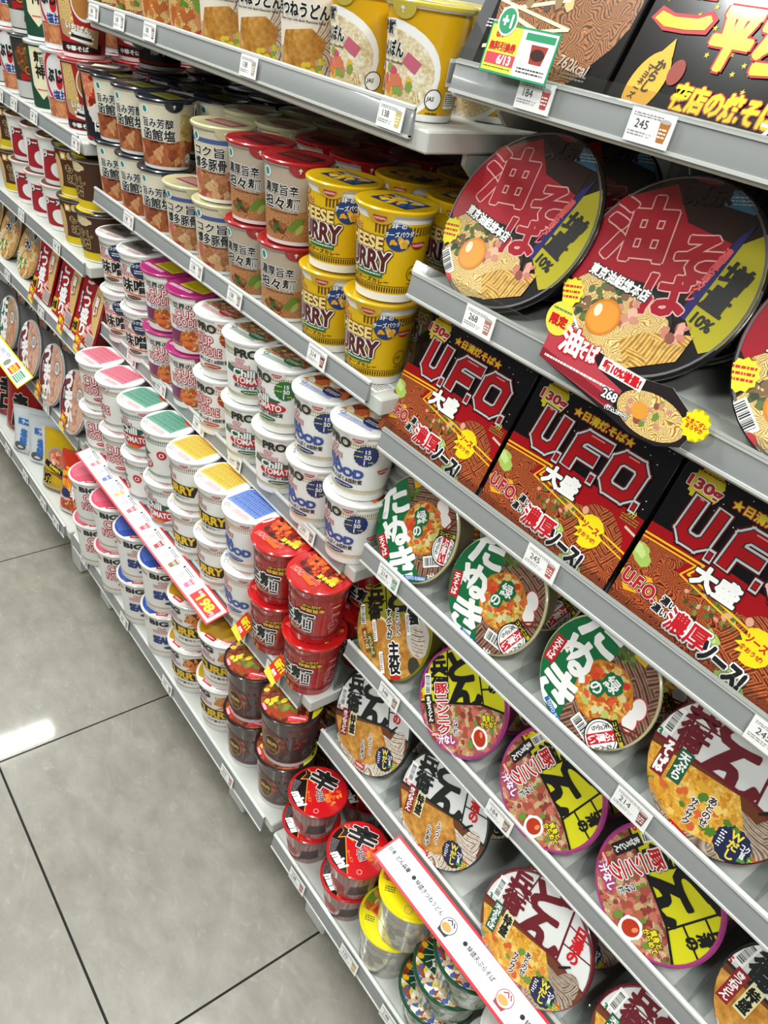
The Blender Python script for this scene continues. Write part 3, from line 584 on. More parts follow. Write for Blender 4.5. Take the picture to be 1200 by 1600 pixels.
def f(a):
    a.rect(-70, 8, 40, 96, M('EDE3D2'), 0.6); a.ell(-14, 16, 54, 22, UDON, 1); a.poly([(-42, 18), (-30, 52), (8, 58), (26, 46), (20, 14), (-20, 8)], TOFU, 2); a.bits(16, 18, 18, 8, [M('E0C83A'), M('8CA83A'), M('D89AA0')], 14, 4.5, 3)
    a.T('つゆ', -22, 90, 10, BLACK, 4, w=22, bold=0.04); a.T('きつねうどん', -8, 75, 15, BLACK, 4, w=70, bold=0.04, out=(PAPER, 0.06)); a.T('Kitsune Udon with Bold Flavored Soup', -8, 64, 3.2, BLACK, 4, w=62, bold=0.02); a.rect(40, 8, 128, 99, M('2A2220', 0.3, 0.4), 0.8); a.jas(46, 18, 9, BLACK, 4, PAPER); a.ell(34, 44, 22, 30, UDON, 0.9, wob=0.04); BACKTXT(a, 70, 110)
topcup('kitsune', 'E6D8C4', f, '3A2E2A')
def f(a):
    a.rect(-80, 8, 70, 98, food('red_rim_bowl', 'chunk', ('8C3A22', 'B8623A', 'D89A5A'), 0.5), 0.6); a.ell(-8, 40, 46, 34, M('C03A2A'), 1); a.ell(-8, 40, 42, 30, NOODLE, 1.3); a.bits(-10, 34, 34, 20, [M('C8783A'), M('D8925A'), M('B8642E')], 14, 10, 2, 4, 0.3); a.bits(10, 50, 18, 10, [M('5E8A2A'), M('7AA03A')], 8, 6, 2.6); a.jas(40, 20, 9, BLACK, 4, PAPER); a.rect(66, 8, 128, 99, M('2A2A2E'), 1)
topcup('menmaudon', 'B87A4A', f, '2A2A2E')
def f(a):
    a.rect(-80, 8, 80, 98, M('C8BDB0'), 0.6); a.ell(-8, 44, 44, 34, M('E0522E'), 1); a.ell(-8, 44, 41, 31, NOODLE, 1.3); a.bits(-8, 42, 34, 22, [M('C8783A'), M('8A4A2A'), M('5E8A2A')], 20, 6, 2); a.micro(-40, 10, 30, 20, INK, 2, 3)
topcup('shoyu', 'C8BDB0', f, '5A3A2A')
# far bay, tall cups
def f(a): a.rect(-90, 8, 90, 98, M('1E4A34'), 0.5); a.poly([(-36, 98), (8, 98), (8, 40), (-14, 20), (-36, 40)], M('EFE6C4'), 1); a.V('麺神', -14, 72, 40, BLACK, 4, w=22, bold=0.035); a.rect(10, 52, 26, 98, M('A89A2A'), 1.2); a.micro(12, 56, 24, 94, M('5A5014'), 2, 3); a.ell(20, 30, 26, 18, M('C8A26A'), 0.8); a.micro(-26, 30, 0, 38, RED, 3, 4)
topcup('greenmen', '1E4A34', f, 'C8D0CC', 1.2)
def f(a): a.ring(-10, 68, 40, 6, M('C8202A'), 1); a.T('ぶじそば', -6, 70, 20, BLACK, 4, w=64, bold=0.06); a.ell(-14, 60, 6, 10, M('C8202A'), 3); a.T('塩拉麺', -6, 42, 14, M('28488C'), 4, w=46, bold=0.05, out=(PAPER, 0.08)); a.poly([(-50, 8), (50, 8), (46, 34), (0, 40), (-46, 34)], CUTLET, 1.2); a.rect(-50, 34, 50, 36, M('C83A2A'), 1.6)
topcup('saltwhite', 'E6E6E4', f, 'D8DADA', 1.2)
def f(a): a.rect(-90, 8, 90, 98, M('A81E20'), 0.5); a.poly([(-44, 98), (-20, 98), (-10, 40), (-44, 48)], NOODLE, 1.2); a.ell(10, 74, 24, 26, WHITE, 1); a.ell(8, 74, 20, 22, M('B87A3A'), 1.4); a.poly([(-48, 50), (34, 38), (30, 14), (-40, 30)], M('B8966A'), 2); a.T('いちばん', -6, 40, 9, PAPER, 4, w=44, bold=0.05, rot=-8); a.T('ー', 0, 28, 3, BLACK, 4, w=36, bold=0.05, out=(PAPER, 0.2), rot=-8); a.rect(-50, 8, 40, 20, M('2A1210'), 1.6); a.T('中華そば', -10, 13, 7, PAPER, 4, w=44, bold=0.04); a.rect(60, 20, 110, 90, M('B8A8A4'), 1); a.micro(62, 22, 108, 60, INK, 2, 2.6); a.rect(66, 66, 104, 84, M('3A1414'), 2)
topcup('redtall', 'A81E20', f, 'B83A3A', 1.2)
def f(a): a.rect(-90, 8, 90, 98, M('1C1A1E'), 0.5); a.poly([(-40, 98), (40, 98), (34, 52), (-30, 48)], food('chili_pods', 'chunk', ('B8402A', 'D87A5A', '8C2418', 'E09A74'), 0.7), 1); a.ell(0, 46, 28, 14, M('D8D4CE'), 2, wob=0.15); a.T('はや', 0, 28, 15, PAPER, 4, w=30, bold=0.06); a.rect(-90, 8, 90, 12, M('A81E20'), 2)
topcup('blacktall', '1C1A1E', f, '3A2A2A', 1.2)
def f(a): a.rect(-90, 8, 90, 98, M('3A3632'), 0.5); a.ell(0, 70, 44, 26, MINCE, 1); a.T('Char', 0, 52, 14, M('D8642A'), 4, w=44, bold=0.05, out=(BLACK, 0.08)); a.poly([(-34, 46), (34, 46), (34, 34), (0, 40), (-34, 34)], M('A81E20'), 2); a.rect(-90, 8, 90, 34, M('C8C6C2'), 1); a.T('醤油', 4, 20, 13, BLACK, 4, bold=0.05); a.poly([(-20, 84), (0, 96), (20, 84), (0, 90)], M('D8C81E'), 3)
topcup('blackchar', '3A3632', f, '4A4A48', 1.2)
def widecup(key, H, rt, rb, bands, fn, lidart, lidc, rim): a = Art(); fn(a); P[key] = cup(H, rt, rb, bands, a, lidart, M(lidc, 0.25, 0.4), None, None, 0, M(rim))
def f(a): a.rect(-150, 10, 150, 70, M('A81A2A'), 0.5); a.poly([(-60, 70), (-40, 70), (-60, 10), (-80, 10)], PAPER, 1); a.T('ラーメン', -18, 62, 13, PAPER, 4, w=50, bold=0.06, out=(BLACK, 0.09)); a.ell(-10, 32, 20, 16, PAPER, 2); a.ell(14, 38, 9, 7, PAPER, 2); a.rect(40, 16, 90, 68, M('9A9A9A'), 1.5); a.micro(42, 18, 88, 66, INK, 2, 2.6)
widecup('redwhite', 95, 51, 38, [(10, WHITE), (70, M('A81A2A')), (88, WHITE)], f, Art().ell(0, 0, 60, 60, M('5A3020'), .5).bits(0, 0, 34, 34, [M('D8C02A'), M('8CA03A'), M('A84A2A')], 30, 6, 1.2), 'D8C8C0', 'EDECE8')
def f(a): a.rect(-150, 20, 150, 90, M('4A2C1A'), 0.5); a.ell(-40, 46, 12, 34, M('D8B074'), 1); a.ell(8, 80, 22, 9, NOODLE_PALE, 1, wob=0.1); a.rect(-28, 72, -14, 86, M('D8A02A'), 3); a.ell(-21, 79, 4, 5, PAPER, 4); a.T('もやし', 6, 56, 15, M('3A1C10'), 5, w=48, bold=0.035, out=(M('E8CC8C'), 0.05)); a.T('味噌', 4, 36, 18, M('3A1C10'), 5, w=38, bold=0.03, out=(M('E8CC8C'), 0.05)); a.poly([(60, 24), (96, 24), (90, 76), (66, 76)], NOODLE, 1.4); a.rect(100, 40, 116, 70, M('D8C88C'), 2)
widecup('moyashi', 98, 51, 40, [(4, WHITE), (20, M('E0C414')), (90, M('4A2C1A'))], f, Art().ell(0, 0, 60, 60, M('3A2A20'), .5).bits(0, 4, 34, 30, [M('8A6A44'), M('A8864E'), M('5A3A24')], 30, 8, 1.2).poly([(-60, -20), (60, -34), (60, -60), (-60, -60)], M('D8C01E'), 3), '3A2A20', 'C8C4BC')
# ------------------------------------------------------------------ bowls shown lid to the front
def bowl(lidart, R, depth, bodyc, lidc, rib=True, rot=0.0, lidcoat=0.5, raise_=0.0):
    """lid lies in the local xy plane facing +z, its lowest rim point at the local origin"""
    r = R * 0.001; d = depth * 0.001; m = M(bodyc, 0.45); mb = MB()
    prof = [(r - 0.004, -0.0005), (r - 0.0005, -0.001), (r + 0.0004, -0.003), (r - 0.001, -0.0055), (r - 0.004, -0.007)]
    n = 10
    for i in range(1, n + 1): prof.append((r - 0.005 - (r * 0.42 - 0.005) * (i / n) ** 1.1 - (0.0008 if i % 2 else 0), -0.007 - (d - 0.007) * i / n))
    prof += [(0, -d)]
    mb.lathe(prof[::-1], m, 56)
    lb = MB(); lb.lathe([(0, 0.0008), (r - 0.006, 0.0008), (r - 0.002, 0.0006), (r + 0.0006, -0.0012), (r + 0.0008, -0.0032), (r, -0.0042)][::-1], M(lidc, 0.25, lidcoat), 64)
    lb.art(lidart, lambda x, y, L: (x * 0.001, y * 0.001, 0.001 + 0.00018 * L), clip=R - 1.5)
    mat = Matrix.Translation((0, r, 0)) @ Matrix.Rotation(math.radians(rot), 4, 'Z')
    return [('bowl_body', mb.mesh('bowl_body'), mat), ('lid', lb.mesh('lid'), mat)]
def tilt_at(x, y, z, deg=22.0, yaw=0.0):
    return Matrix.Translation((x, y, z)) @ Matrix.Rotation(math.radians(yaw), 4, 'Z') @ Matrix.Rotation(math.radians(90 - deg), 4, 'X')
GREEN = M('0F6B3C')
def tanuki_art():
    a = Art(); a.ell(0, 0, 80, 80, SOBA_BROWN, 0.2); a.ring(0, 0, 72, 4, M('D8CFA0'), 0.5, 48)
    a.poly([(-2, 80), (-4, 20), (-18, -10), (4, -80), (-80, -80), (-80, 80)], GREEN, 1)
    a.ell(13, -2, 33, 34, M('C87A2A'), 1.5, wob=0.03); a.ell(13, -2, 31, 32, KAKIAGE, 1.8, wob=0.03); a.bits(15, 0, 26, 26, [M('D83A24'), M('E05A34'), M('D8D09A'), M('C8541E'), M('B8C06A')], 42, 5, 2.2, 5)
    a.bits(8, 48, 16, 8, [M('4E6A2A'), M('6A8A3A'), M('33501E')], 16, 4, 2)
    for px, py in ((49, 16), (50, 0)): a.ell(px, py, 12, 9, M('D8344A'), 1.2, rot=-60); a.ell(px, py, 10.8, 7.8, M('F4F0EC'), 1.25, rot=-60)
    a.line([(30, -24), (72, -4)], 2.2, M('6A2E16'), 2.6); a.line([(30, -20), (72, 2)], 2, M('6A2E16'), 2.6)
    a.T('た', -30, 44, 40, PAPER, 4, w=48, bold=0.055, rot=4); a.T('ぬ', -32, 3, 38, PAPER, 4, w=46, bold=0.05); a.T('き', -26, -40, 42, PAPER, 4, w=42, bold=0.055)
    a.box(-56, -12, 14, 32, 8, M('B81E26'), 5); a.T('天\nそ\nば', -56, -12, 26, PAPER, 6, w=9, bold=0.03, rot=8)
    a.ell(14, 12, 12, 12, GREEN, 4, wob=0.1); a.ell(5, -4, 9, 9, GREEN, 4, wob=0.1); a.T('緑', 14, 12, 16, PAPER, 5, bold=0.03); a.T('の', 4, -4, 12, PAPER, 5, bold=0.04)
    a.box(17, 60, 16, 19, 0, M('E8B81A'), 5); a.ring(17, 62, 6, 1.6, RED, 6); a.ell(17, 62, 4, 4.6, PAPER, 6); a.micro(11, 52, 23, 55, RED, 6, 3)
    a.barcode(24, -46, 32, 14, -6, 4); b = Art(); b.ell(0, 0, 20, 20, BLACK, 5); b.ell(0, 0, 18.4, 18.4, PAPER, 6); b.ring(0, 0, 16.5, 0.8, BLACK, 7); b.box(0, 0, 11, 33, 0, M('C8202A'), 7); b.T('ぶ\n厚\nい', 0, 0, 30, PAPER, 8, w=9, bold=0.03); b.T('天\nぷ\nら', -10.5, 2, 20, BLACK, 8, w=6, bold=0.02); b.T('な\nん\nと', 10.5, 0, 20, BLACK, 8, w=6, bold=0.02)
    b.box(2, 20, 34, 7, 4, BLACK, 8); b.T('コンビニ限定', 2, 20, 5, M('E8D82A'), 9, w=30, bold=0.03, rot=4); a.add(b, 43, -36, -30)
    a.box(-8, -62, 40, 6, -14, M('2A6AB0'), 4); a.T('TOYO SUISAN', -8, -62, 4, PAPER, 5, w=32, rot=-14); a.T('3分', 18, -64, 8, PAPER, 5, bold=0.04)
    return a
def wdashi(a, x, y, k=1.0):
    a.star(x, y, 19 * k, M('D8C06A'), 5, 14, 0.93); a.star(x, y, 18 * k, M('1E2448'), 6, 14, 0.93); a.T('W\nだ\nし', x + 1 * k, y, 27 * k, M('E8D44A'), 7, w=11 * k, bold=0.05); a.micro(x - 13 * k, y - 10 * k, x - 8 * k, y + 10 * k, PAPER, 7, 3 * k); a.T('コク\n旨', x + 11 * k, y + 1 * k, 14 * k, PAPER, 7, w=8 * k, bold=0.03)
    a.box(x + 20 * k, y - 8 * k, 8 * k, 20 * k, -8, M('D8501E'), 6); a.micro(x + 17 * k, y - 16 * k, x + 23 * k, y, M('F0D84A'), 7, 3 * k)
def donbei(frame, tagc, tagtxt, pic, pic2, white='DEDEDC', big_=True, tag2=None, words_='ふっくらおあげ', num='5', numc='C8202A', noodle=UDON):
    a = Art(); fm = M(frame); a.ell(0, 0, 90, 90, M(white), 0.2); a.ring(0, 0, 77.5, 3, fm, 3, 56)
    for x in (-44, 34): a.box(x, 30, 2.6, 90, 0, fm, 1)
    a.T('ど', 6, 52, 40, fm, 4, w=50, bold=0.065); a.T('ん', 4, 14, 42, fm, 4, w=58, bold=0.07); a.T('兵', -36, 50, 28, fm, 4, w=30, bold=0.06); a.T('衛', -38, 20, 29, fm, 4, w=31, bold=0.045)
    for p in (((-16, 78), (-34, 6)), ((-60, 36), (-16, 36)), ((34, 46), (70, 40)), ((34, 22), (74, 22))): a.line(p, 1.8, fm, 2)
    a.V('日清の', 50, 30, 44, RED, 4, w=15, bold=0.06)
    a.box(-60, 26, 12, 30, -8, PAPER, 4); a.add(Art().barcode(0, 0, 26, 10, 0, 0), -60, 26, 82, 1, 5); a.box(-68, 8, 7, 12, -6, PAPER, 4); a.T(num, -68, 9, 8, M(numc), 5, bold=0.06)
    a.poly([(-90, -90), (90, -90), (90, -16), (30, 0), (-90, 6)], M('6A3A22', 0.3, 0.3), 4.5); a.poly([(-90, 4.5), (30, -1.5), (90, -17.5), (90, -14.5), (30, 1.8), (-90, 7.8)], fm, 6)
    a.ell(0, -44, 74, 34, noodle, 5); a.poly([(-74, -4), (20, -2), (34, -26), (22, -56), (-20, -64), (-60, -42)], pic, 5.4)
    if pic2: a.bits(-14, -32, 46, 26, pic2, 70, 5.2, 5.7, 9, 0.25)
    a.ell(54, -24, 14, 24, noodle, 6, rot=-20); a.line([(44, -2), (52, 4)], 2.4, BLACK, 6.4); a.line([(40, -6), (48, 0)], 2.4, BLACK, 6.4)
    n = len(tagtxt[0]); a.box(-54, -10, 13, 40, -4, M(tagc[0]), 7); a.V(tagtxt[0], -54, -10, 34, PAPER, 8, w=10, bold=0.05, rot=-4)
    a.box(-37, -10, 14, 34, -4, M(tagc[1]), 7); a.V(tagtxt[1], -37, -10, 28, BLACK if tagc[1] == 'DCD4A4' else PAPER, 8, w=11, bold=0.05, rot=-4)
    h = len(words_) // 2
    a.V(words_[:h], 2, -32, 30, M('3A2018'), 8, w=8, bold=0.04, out=(PAPER, 0.09)); a.V(words_[h:], -12, -42, 28, M('3A2018'), 8, w=8, bold=0.04, out=(PAPER, 0.09))
    wdashi(a, 32, -46); a.box(-16, -66, 20, 8, -14, RED, 7); a.T('NISSIN', -16, -66, 4, PAPER, 8, w=15, rot=-14); a.bits(50, -52, 8, 5, [M('4E8A3A'), M('7AA858')], 6, 4, 6)
    return a
def porkudon_art():
    a = Art(); yl = M('D9D41C'); a.ell(0, 0, 80, 80, yl, 0.2); a.poly([(-80, 80), (-30, 80), (-60, 20), (-80, 10)], M('8C2468'), 1); a.ring(0, 0, 70, 3, BLACK, 3, 48)
    for p in (((-14, 78), (-22, 0)), ((30, 78), (34, -10)), ((-60, 34), (-18, 30)), ((32, 40), (72, 40)), ((34, 14), (72, 14))): a.line(p, 2.2, BLACK, 2)
    a.T('ど', 8, 44, 38, BLACK, 4, w=48, bold=0.07); a.T('ん', 6, 10, 38, BLACK, 4, w=54, bold=0.08); a.T('兵', -32, 46, 25, BLACK, 4, w=27, bold=0.06); a.T('衛', -32, 18, 26, BLACK, 4, w=28, bold=0.045); a.V('日清の', 50, 30, 42, BLACK, 4, w=13, bold=0.06)
    a.add(Art().barcode(0, 0, 26, 10, 0, 0), -52, 24, 84, 1, 5); a.box(-64, 8, 6, 12, 0, yl, 4); a.T('5', -64, 9, 7, RED, 5, bold=0.06)
    a.poly([(-80, -80), (80, -80), (80, -20), (30, -4), (-80, 2)], PORKPIC, 4.5); a.poly([(-80, 0.5), (30, -5), (80, -21.5), (80, -18.5), (30, -2), (-80, 3.5)], BLACK, 5)
    a.bits(0, -36, 58, 28, [M('A8503E'), M('C87060'), M('6E8A34'), M('C8A878'), M('8C3A34'), M('B8604E')], 70, 5.5, 5, 11); a.ring(0, 0, 71, 5, M('A83A7E'), 5.4, 48)
    a.box(-52, -8, 13, 36, 4, M('1E1A1C'), 7); a.V('まぜうどん', -52, -8, 32, PAPER, 8, w=8, bold=0.05, rot=4)
    a.V('豚ニンニク', -30, -8, 64, RED, 8, w=22, bold=0.045, out=(PAPER, 0.10), out2=(BLACK, 0.14)); a.T('汁なし', -28, -46, 11, PAPER, 8, w=26, bold=0.05, out=(M('A83A7E'), 0.25)); a.V('ワザ技', -12, -30, 20, BLACK, 8, w=8, bold=0.04, out=(PAPER, 0.1))
    a.ell(24, -44, 12, 14, PAPER, 6, wob=0.06); a.ell(24, -44, 9, 10.5, M('B8361A', 0.25, 0.5), 7); a.ell(27, -40, 2.4, 4, M('E88A5A'), 8); a.T('黄身と\nからめて', 40, -24, 15, M('E8D82A'), 8, w=24, bold=0.05, out=(BLACK, 0.08)); a.box(-46, -40, 14, 6, 0, RED, 7); a.T('NISSIN', -46, -40, 3.4, PAPER, 8, w=11)
    return a
def strong_art():
    a = Art(); a.ell(0, 0, 80, 80, TOFU, 0.2); ol = M('8C8A1E'); a.poly([(-80, 16), (80, 16), (80, 80), (-80, 80)], ol, 1); a.T('兵', -28, 50, 28, BLACK, 4, w=30, bold=0.06); a.T('衛', -30, 26, 24, BLACK, 4, w=28, bold=0.045); a.T('ど', 20, 44, 38, BLACK, 4, w=48, bold=0.075)
    for p in (((-8, 80), (-8, 16)), ((-54, 40), (-8, 40))): a.line(p, 2, BLACK, 3)
    a.ring(0, 0, 71, 4, M('A8A02A'), 3, 48); a.add(Art().barcode(0, 0, 28, 9, 0, 0), -54, 24, 90, 1, 5); a.T('最\n強', 40, 22, 34, BLACK, 6, w=18, bold=0.08, out=(PAPER, 0.08)); a.ell(46, -14, 20, 26, M('C8C2BA'), 3); a.ell(46, -18, 12, 20, UDON, 4)
    a.T('す\nべ\nて\nが', -4, 8, 40, BLACK, 8, w=11, bold=0.06, out=(PAPER, 0.1)); a.T('主\n役', 2, -38, 44, BLACK, 8, w=20, bold=0.05, out=(PAPER, 0.08)); a.T('こ\nの\nど\nん', 12, 10, 36, BLACK, 8, w=8, bold=0.04, out=(PAPER, 0.1))
    a.ell(-22, 4, 15, 15, M('E8D4A8'), 2); a.ell(-22, 2, 13, 13, M('B87A34'), 2.4)
    for x, y in ((-32, 0), (-22, -44), (30, 6)): a.box(x, y, 7, 30, 4, PAPER, 6); a.micro(x - 2.4, y - 13, x + 2.4, y + 13, INK, 7, 2.6)
    a.box(-50, -12, 9, 34, 12, M('7A4A1E'), 6); a.V('きつね', -50, -12, 26, M('E8D8A8'), 7, w=7, rot=12); a.box(-40, -20, 9, 34, 14, M('5A5A1E'), 6); a.V('うどん', -40, -20, 26, M('E8E0A8'), 7, w=7, rot=14); a.ell(36, -50, 10, 12, M('3A3A2E'), 6); a.box(2, -66, 18, 7, 0, RED, 6)
    return a
def abura_art():
    a = Art(); rd = M('A8182A', 0.25, 0.6); a.ell(0, 0, 110, 110, M('151214', 0.25, 0.6), 0.2); a.poly([(-110, 20), (-60, 70), (30, 96), (56, 40), (40, -12), (-30, -4), (-80, -14)], rd, 1); a.poly([(-20, 96), (60, 70), (56, 34), (10, 50)], M('2A1416', 0.25, 0.6), 1.2)
    pk = M('F0B8B4', 0.3)
    a.T('油', -34, 42, 58, rd, 4, w=64, bold=0.05, out=(pk, 0.022)); a.T('そ', 30, 20, 38, rd, 4, w=40, bold=0.05, out=(pk, 0.03)); a.T('ば', 14, -14, 38, rd, 4, w=44, bold=0.05, out=(pk, 0.03)); a.T('東京', 20, 76, 20, M('3C3234'), 4, w=44, bold=0.06)
    a.box(52, 70, 30, 15, -14, M('5A9AC8'), 3); a.micro(40, 66, 64, 76, M('C8E0F0'), 4, 3)
    a.poly([(110, 60), (62, 34), (36, -30), (60, -60), (110, -40)], M('B8AE2A', 0.25, 0.5), 2); a.poly([(70, 52), (58, 40), (30, -30), (38, -34)], M('2A2A6A', 0.25, 0.5), 2.6); a.V('増量', 64, -4, 44, BLACK, 5, w=26, bold=0.045, rot=-24); a.T('10%', 54, -34, 10, BLACK, 5, bold=0.05, rot=-24); a.V('濃厚旨タレ', 45, 6, 52, M('E05A5A'), 4, w=8, bold=0.05, rot=-24)
    a.ell(-30, -46, 60, 40, M('1E1812', 0.3, 0.4), 2.4); a.ell(-26, -52, 54, 34, NOODLE, 2.8, wob=0.04); a.bits(-44, -30, 26, 20, [M('3E5226'), M('5A6A2E'), M('2A3A1A'), M('7A5A3A')], 44, 5, 3.2, 6); a.ell(-60, -16, 20, 13, NOODLE, 3.4, wob=0.1); a.bits(-14, -34, 18, 10, [M('C88A74'), M('E0B09A'), M('A8563E')], 14, 5.5, 3.8)
    a.ell(-38, -42, 18, 17, M('D8842A', 0.25, 0.6), 5); a.ell(-38, -42, 15.5, 14.6, M('E69A3C', 0.25, 0.6), 5.4); a.ell(-45, -36, 4, 6, M('F4E4C8'), 6)
    a.poly([(0, -84), (44, -70), (52, -46), (6, -50), (-14, -60)], food('thick_noodles', 'noodle', ('9C6A24', 'D8A848', 'ECC878', 'B8842E'), 0.5, 0.4, dist=2.0), 5); a.bits(36, -46, 12, 6, [M('C87A6A'), M('E0A090'), M('8A4A3A')], 10, 5, 6)
    a.T('東京油組総本店', -34, -8, 11, PAPER, 6, w=70, bold=0.05, out=(BLACK, 0.09), rot=-18)
    a.star(-80, -24, 15, M('E8DC2A'), 6, 12, 0.85); a.micro(-90, -34, -70, -14, RED, 7, 5); a.barcode(-66, -56, 30, 13, -50, 6); a.ell(-58, -76, 8, 9, M('D0303A'), 6); a.T('NISSIN', -58, -76, 4, PAPER, 7, w=12, rot=-30)
    a.ring(0, 0, 91, 2.2, M('6E6C70', 0.2, 0.6), 3, 56)
    return a
TAN_ART, KIT_ART, PORK_ART = tanuki_art(), donbei('1E2422', ('8C2028', 'DCD4A4'), ('きつねうどん', '特盛'), TOFU, None), porkudon_art()
TEM_ART = donbei('6A1A24', ('1E5A3A', 'DCD4A4'), ('天ぷらそば', '特盛'), TEMPURA, [M('D8A030'), M('C85A2A'), M('6E8C32'), M('E8C468'), M('E0B04A'), M('D8803A')], words_='あとのせサクサク', num='3', numc='1E7A3A', noodle=food('noodles_grey_soba', 'noodle', ('6A5648', 'A89684', 'C8B8A4', '84705E'), 0.6, 0.3))
TEM2_ART = donbei('6A1A24', ('7A1E24', '1E5A3A'), ('そば', '天ぷら'), TEMPURA, [M('D8A030'), M('D0622E'), M('4E7A26'), M('E8C468'), M('E0B04A'), M('C88A34')], words_='あとのせサクサク', num='3', numc='1E7A3A', noodle=food('noodles_grey_soba', 'noodle', ('6A5648',), 1))
STR_ART, ABU_ART = strong_art(), abura_art()
# ------------------------------------------------------------------ rectangular packs standing on edge
def pack(art, w, h, d, frontc, sidec):
    """printed face in the local xy plane facing +z, lower edge on y=0"""
    W_, H_, D_ = w * .001, h * .001, d * .001
    mb = MB(); mb.box(-W_ / 2 + .003, W_ / 2 - .003, .003, H_ - .003, -D_, -.003, M(sidec, 0.3, 0.5), 0.010, 3)
    for v in mb.bm.verts:
        k = min(1.0, max(0.0, -v.co.z / D_)); v.co.x *= 1 - .16 * k; v.co.y = H_ / 2 + (v.co.y - H_ / 2) * (1 - .2 * k) + (.5 * (.030 - .016) * k) - 0.0 + (.009 * k)
    lb = MB(); lb.box(-W_ / 2, W_ / 2, 0, H_, -.005, .0006, M(frontc, 0.22, 0.8), 0.0025, 2)
    lb.art(art, lambda x, y, L: (x * .001, y * .001, .0008 + .0002 * L), clipbox=(-w / 2 + 1.2, 1.2, w / 2 - 1.2, h - 1.2))
    return [('pack_body', mb.mesh('pack_body')), ('printed_lid', lb.mesh('printed_lid'))]
def ufo_art():
    a = Art(); bk = M('0E0B0C', 0.2, 0.8); rd = M('A60E16', 0.25, 0.6); a.rect(-100, 0, 100, 170, bk, 0.3)
    a.poly([(-100, 84), (100, 40), (100, 0), (-100, 0)], rd, 0.8); a.poly([(-100, 88), (-60, 90), (100, 84), (100, 0), (-100, 0)], rd, 0.8)
    a.line([(-100, 77), (-26, 80), (-34, 66), (100, 46)], 2, M('F0C01E'), 3.4); a.line([(-100, 73), (-32, 76), (-40, 62), (100, 40)], 1.6, M('F0C01E'), 3.4)
    a.poly([(-100, 72), (-40, 74), (-46, 62), (10, 62), (60, 66), (92, 40), (88, 0), (-100, 0)], SOBA_FRY, 1.4); a.ell(50, 40, 34, 34, food('lifted_noodles', 'noodle', ('5A1C0C', 'A84A20', 'D88048', '7A2A10'), 0.7, 0.6, dist=1.5), 1.8, wob=0.04)
    a.bits(6, 50, 34, 12, [M('5A6A2A'), M('7A8A3A'), M('D8A088'), M('3E4A1E')], 40, 2.6, 2.2, 4); a.bits(30, 56, 20, 8, [M('E0A88C'), M('D89478')], 6, 5, 2.6)
    for x, y, r in ((-82, 58, 14), (14, 30, 10), (46, 6, 16)): a.ell(x, y, r, r * .6, M('A8C45A'), 2.4, rot=-30, wob=0.16); a.ell(x - 2, y + 2, r * .6, r * .3, M('C8DC8A'), 2.6, rot=-30, wob=0.16)
    a.line([(76, 70), (96, 66)], 2.4, M('D8C8B0'), 2.4)
    # big word
    dk, sv, rr_ = M('4A080C', 0.25, 0.6), M('CFCFCF', 0.25), M('B0121A', 0.22, 0.7)
    def word(pts, w):
        for k, (mm, ex) in enumerate(((dk, 10), (sv, 6.4), (BLACK, 2.2), (rr_, 0))): a.line([(x + (y - 108) * 0.06, y) for x, y in pts], w + ex, mm, 5 + k)
    word([(-60, 126), (-60, 98), (-54, 92), (-42, 92), (-36, 98), (-36, 126)], 9)
    word([(20, 124), (-6, 124), (-12, 118), (-12, 91)], 9); word([(-12, 107), (12, 107)], 9)
    word([(50, 125), (40, 125), (34, 119), (34, 98), (40, 92), (58, 92), (64, 98), (64, 119), (58, 125), (46, 125)], 9)
    for x in (-26, 20, 74): word([(x, 90), (x + .5, 90)], 6)
    a.line([(-60, 128.5), (-57, 128.5)], 1.2, M('E88A86'), 9.2); a.line([(-2, 127), (14, 127)], 1.2, M('E88A86'), 9.2); a.line([(44, 128), (56, 128)], 1.2, M('E88A86'), 9.2)
    a.T('★日清焼そば★', 4, 140, 9, M('E8D41E'), 5, w=76, bold=0.05, out=(M('B4141C'), 0.1))
    a.star(-62, 140, 17, M('D8C81E'), 4, 20, 0.88); a.T('130g', -62, 138, 12, M('B4141C'), 6, w=34, bold=0.07, out=(PAPER, 0.06)); a.micro(-74, 148, -50, 153, M('B4141C'), 5, 3)
    a.T('大盛', -8, 72, 20, PAPER, 7, w=44, bold=0.08, out=(BLACK, 0.06)); a.T('3分', 76, 84, 6, M('C8C83A'), 5, bold=0.04); a.micro(66, 74, 86, 82, M('8C8C3A'), 4, 2.6)
    a.poly([(-92, 36), (-60, 44), (-44, 30), (-78, 20)], M('E8A81E'), 4); a.T('U.F.O.', -66, 33, 13, M('B4141C'), 6, w=38, bold=0.06, rot=-4, out=(PAPER, 0.03), out2=(M('5A0A0E'), 0.09))
    a.T('濃い', -34, 34, 8, BLACK, 6, bold=0.05, out=(PAPER, 0.1), rot=-6); a.T('濃い', -38, 24, 8, BLACK, 6, bold=0.05, out=(PAPER, 0.1), rot=-6)
    a.T('濃厚', -8, 24, 22, M('C01420'), 7, w=42, bold=0.03, out=(PAPER, 0.07), out2=(BLACK, 0.09)); a.T('ソース!', 32, 17, 17, BLACK, 7, w=44, bold=0.08, out=(PAPER, 0.07), out2=(BLACK, 0.09), rot=-6)
    a.star(46, 46, 17, M('F0DC14'), 6, 13, 0.66); a.T('ソース', 46, 50, 7, RED, 7, w=20, bold=0.05, rot=-4); a.T('食おうぜ!', 46, 41, 5, RED, 7, w=22, bold=0.04, rot=-4)
    for i in range(26): r = random.Random(i); a.ell(r.uniform(-86, 88), r.uniform(92, 154), .7, .5, PAPER, 2, 6)
    return a
P['ufo'] = pack(ufo_art(), 180, 156, 62, '0E0B0C', '17110F')
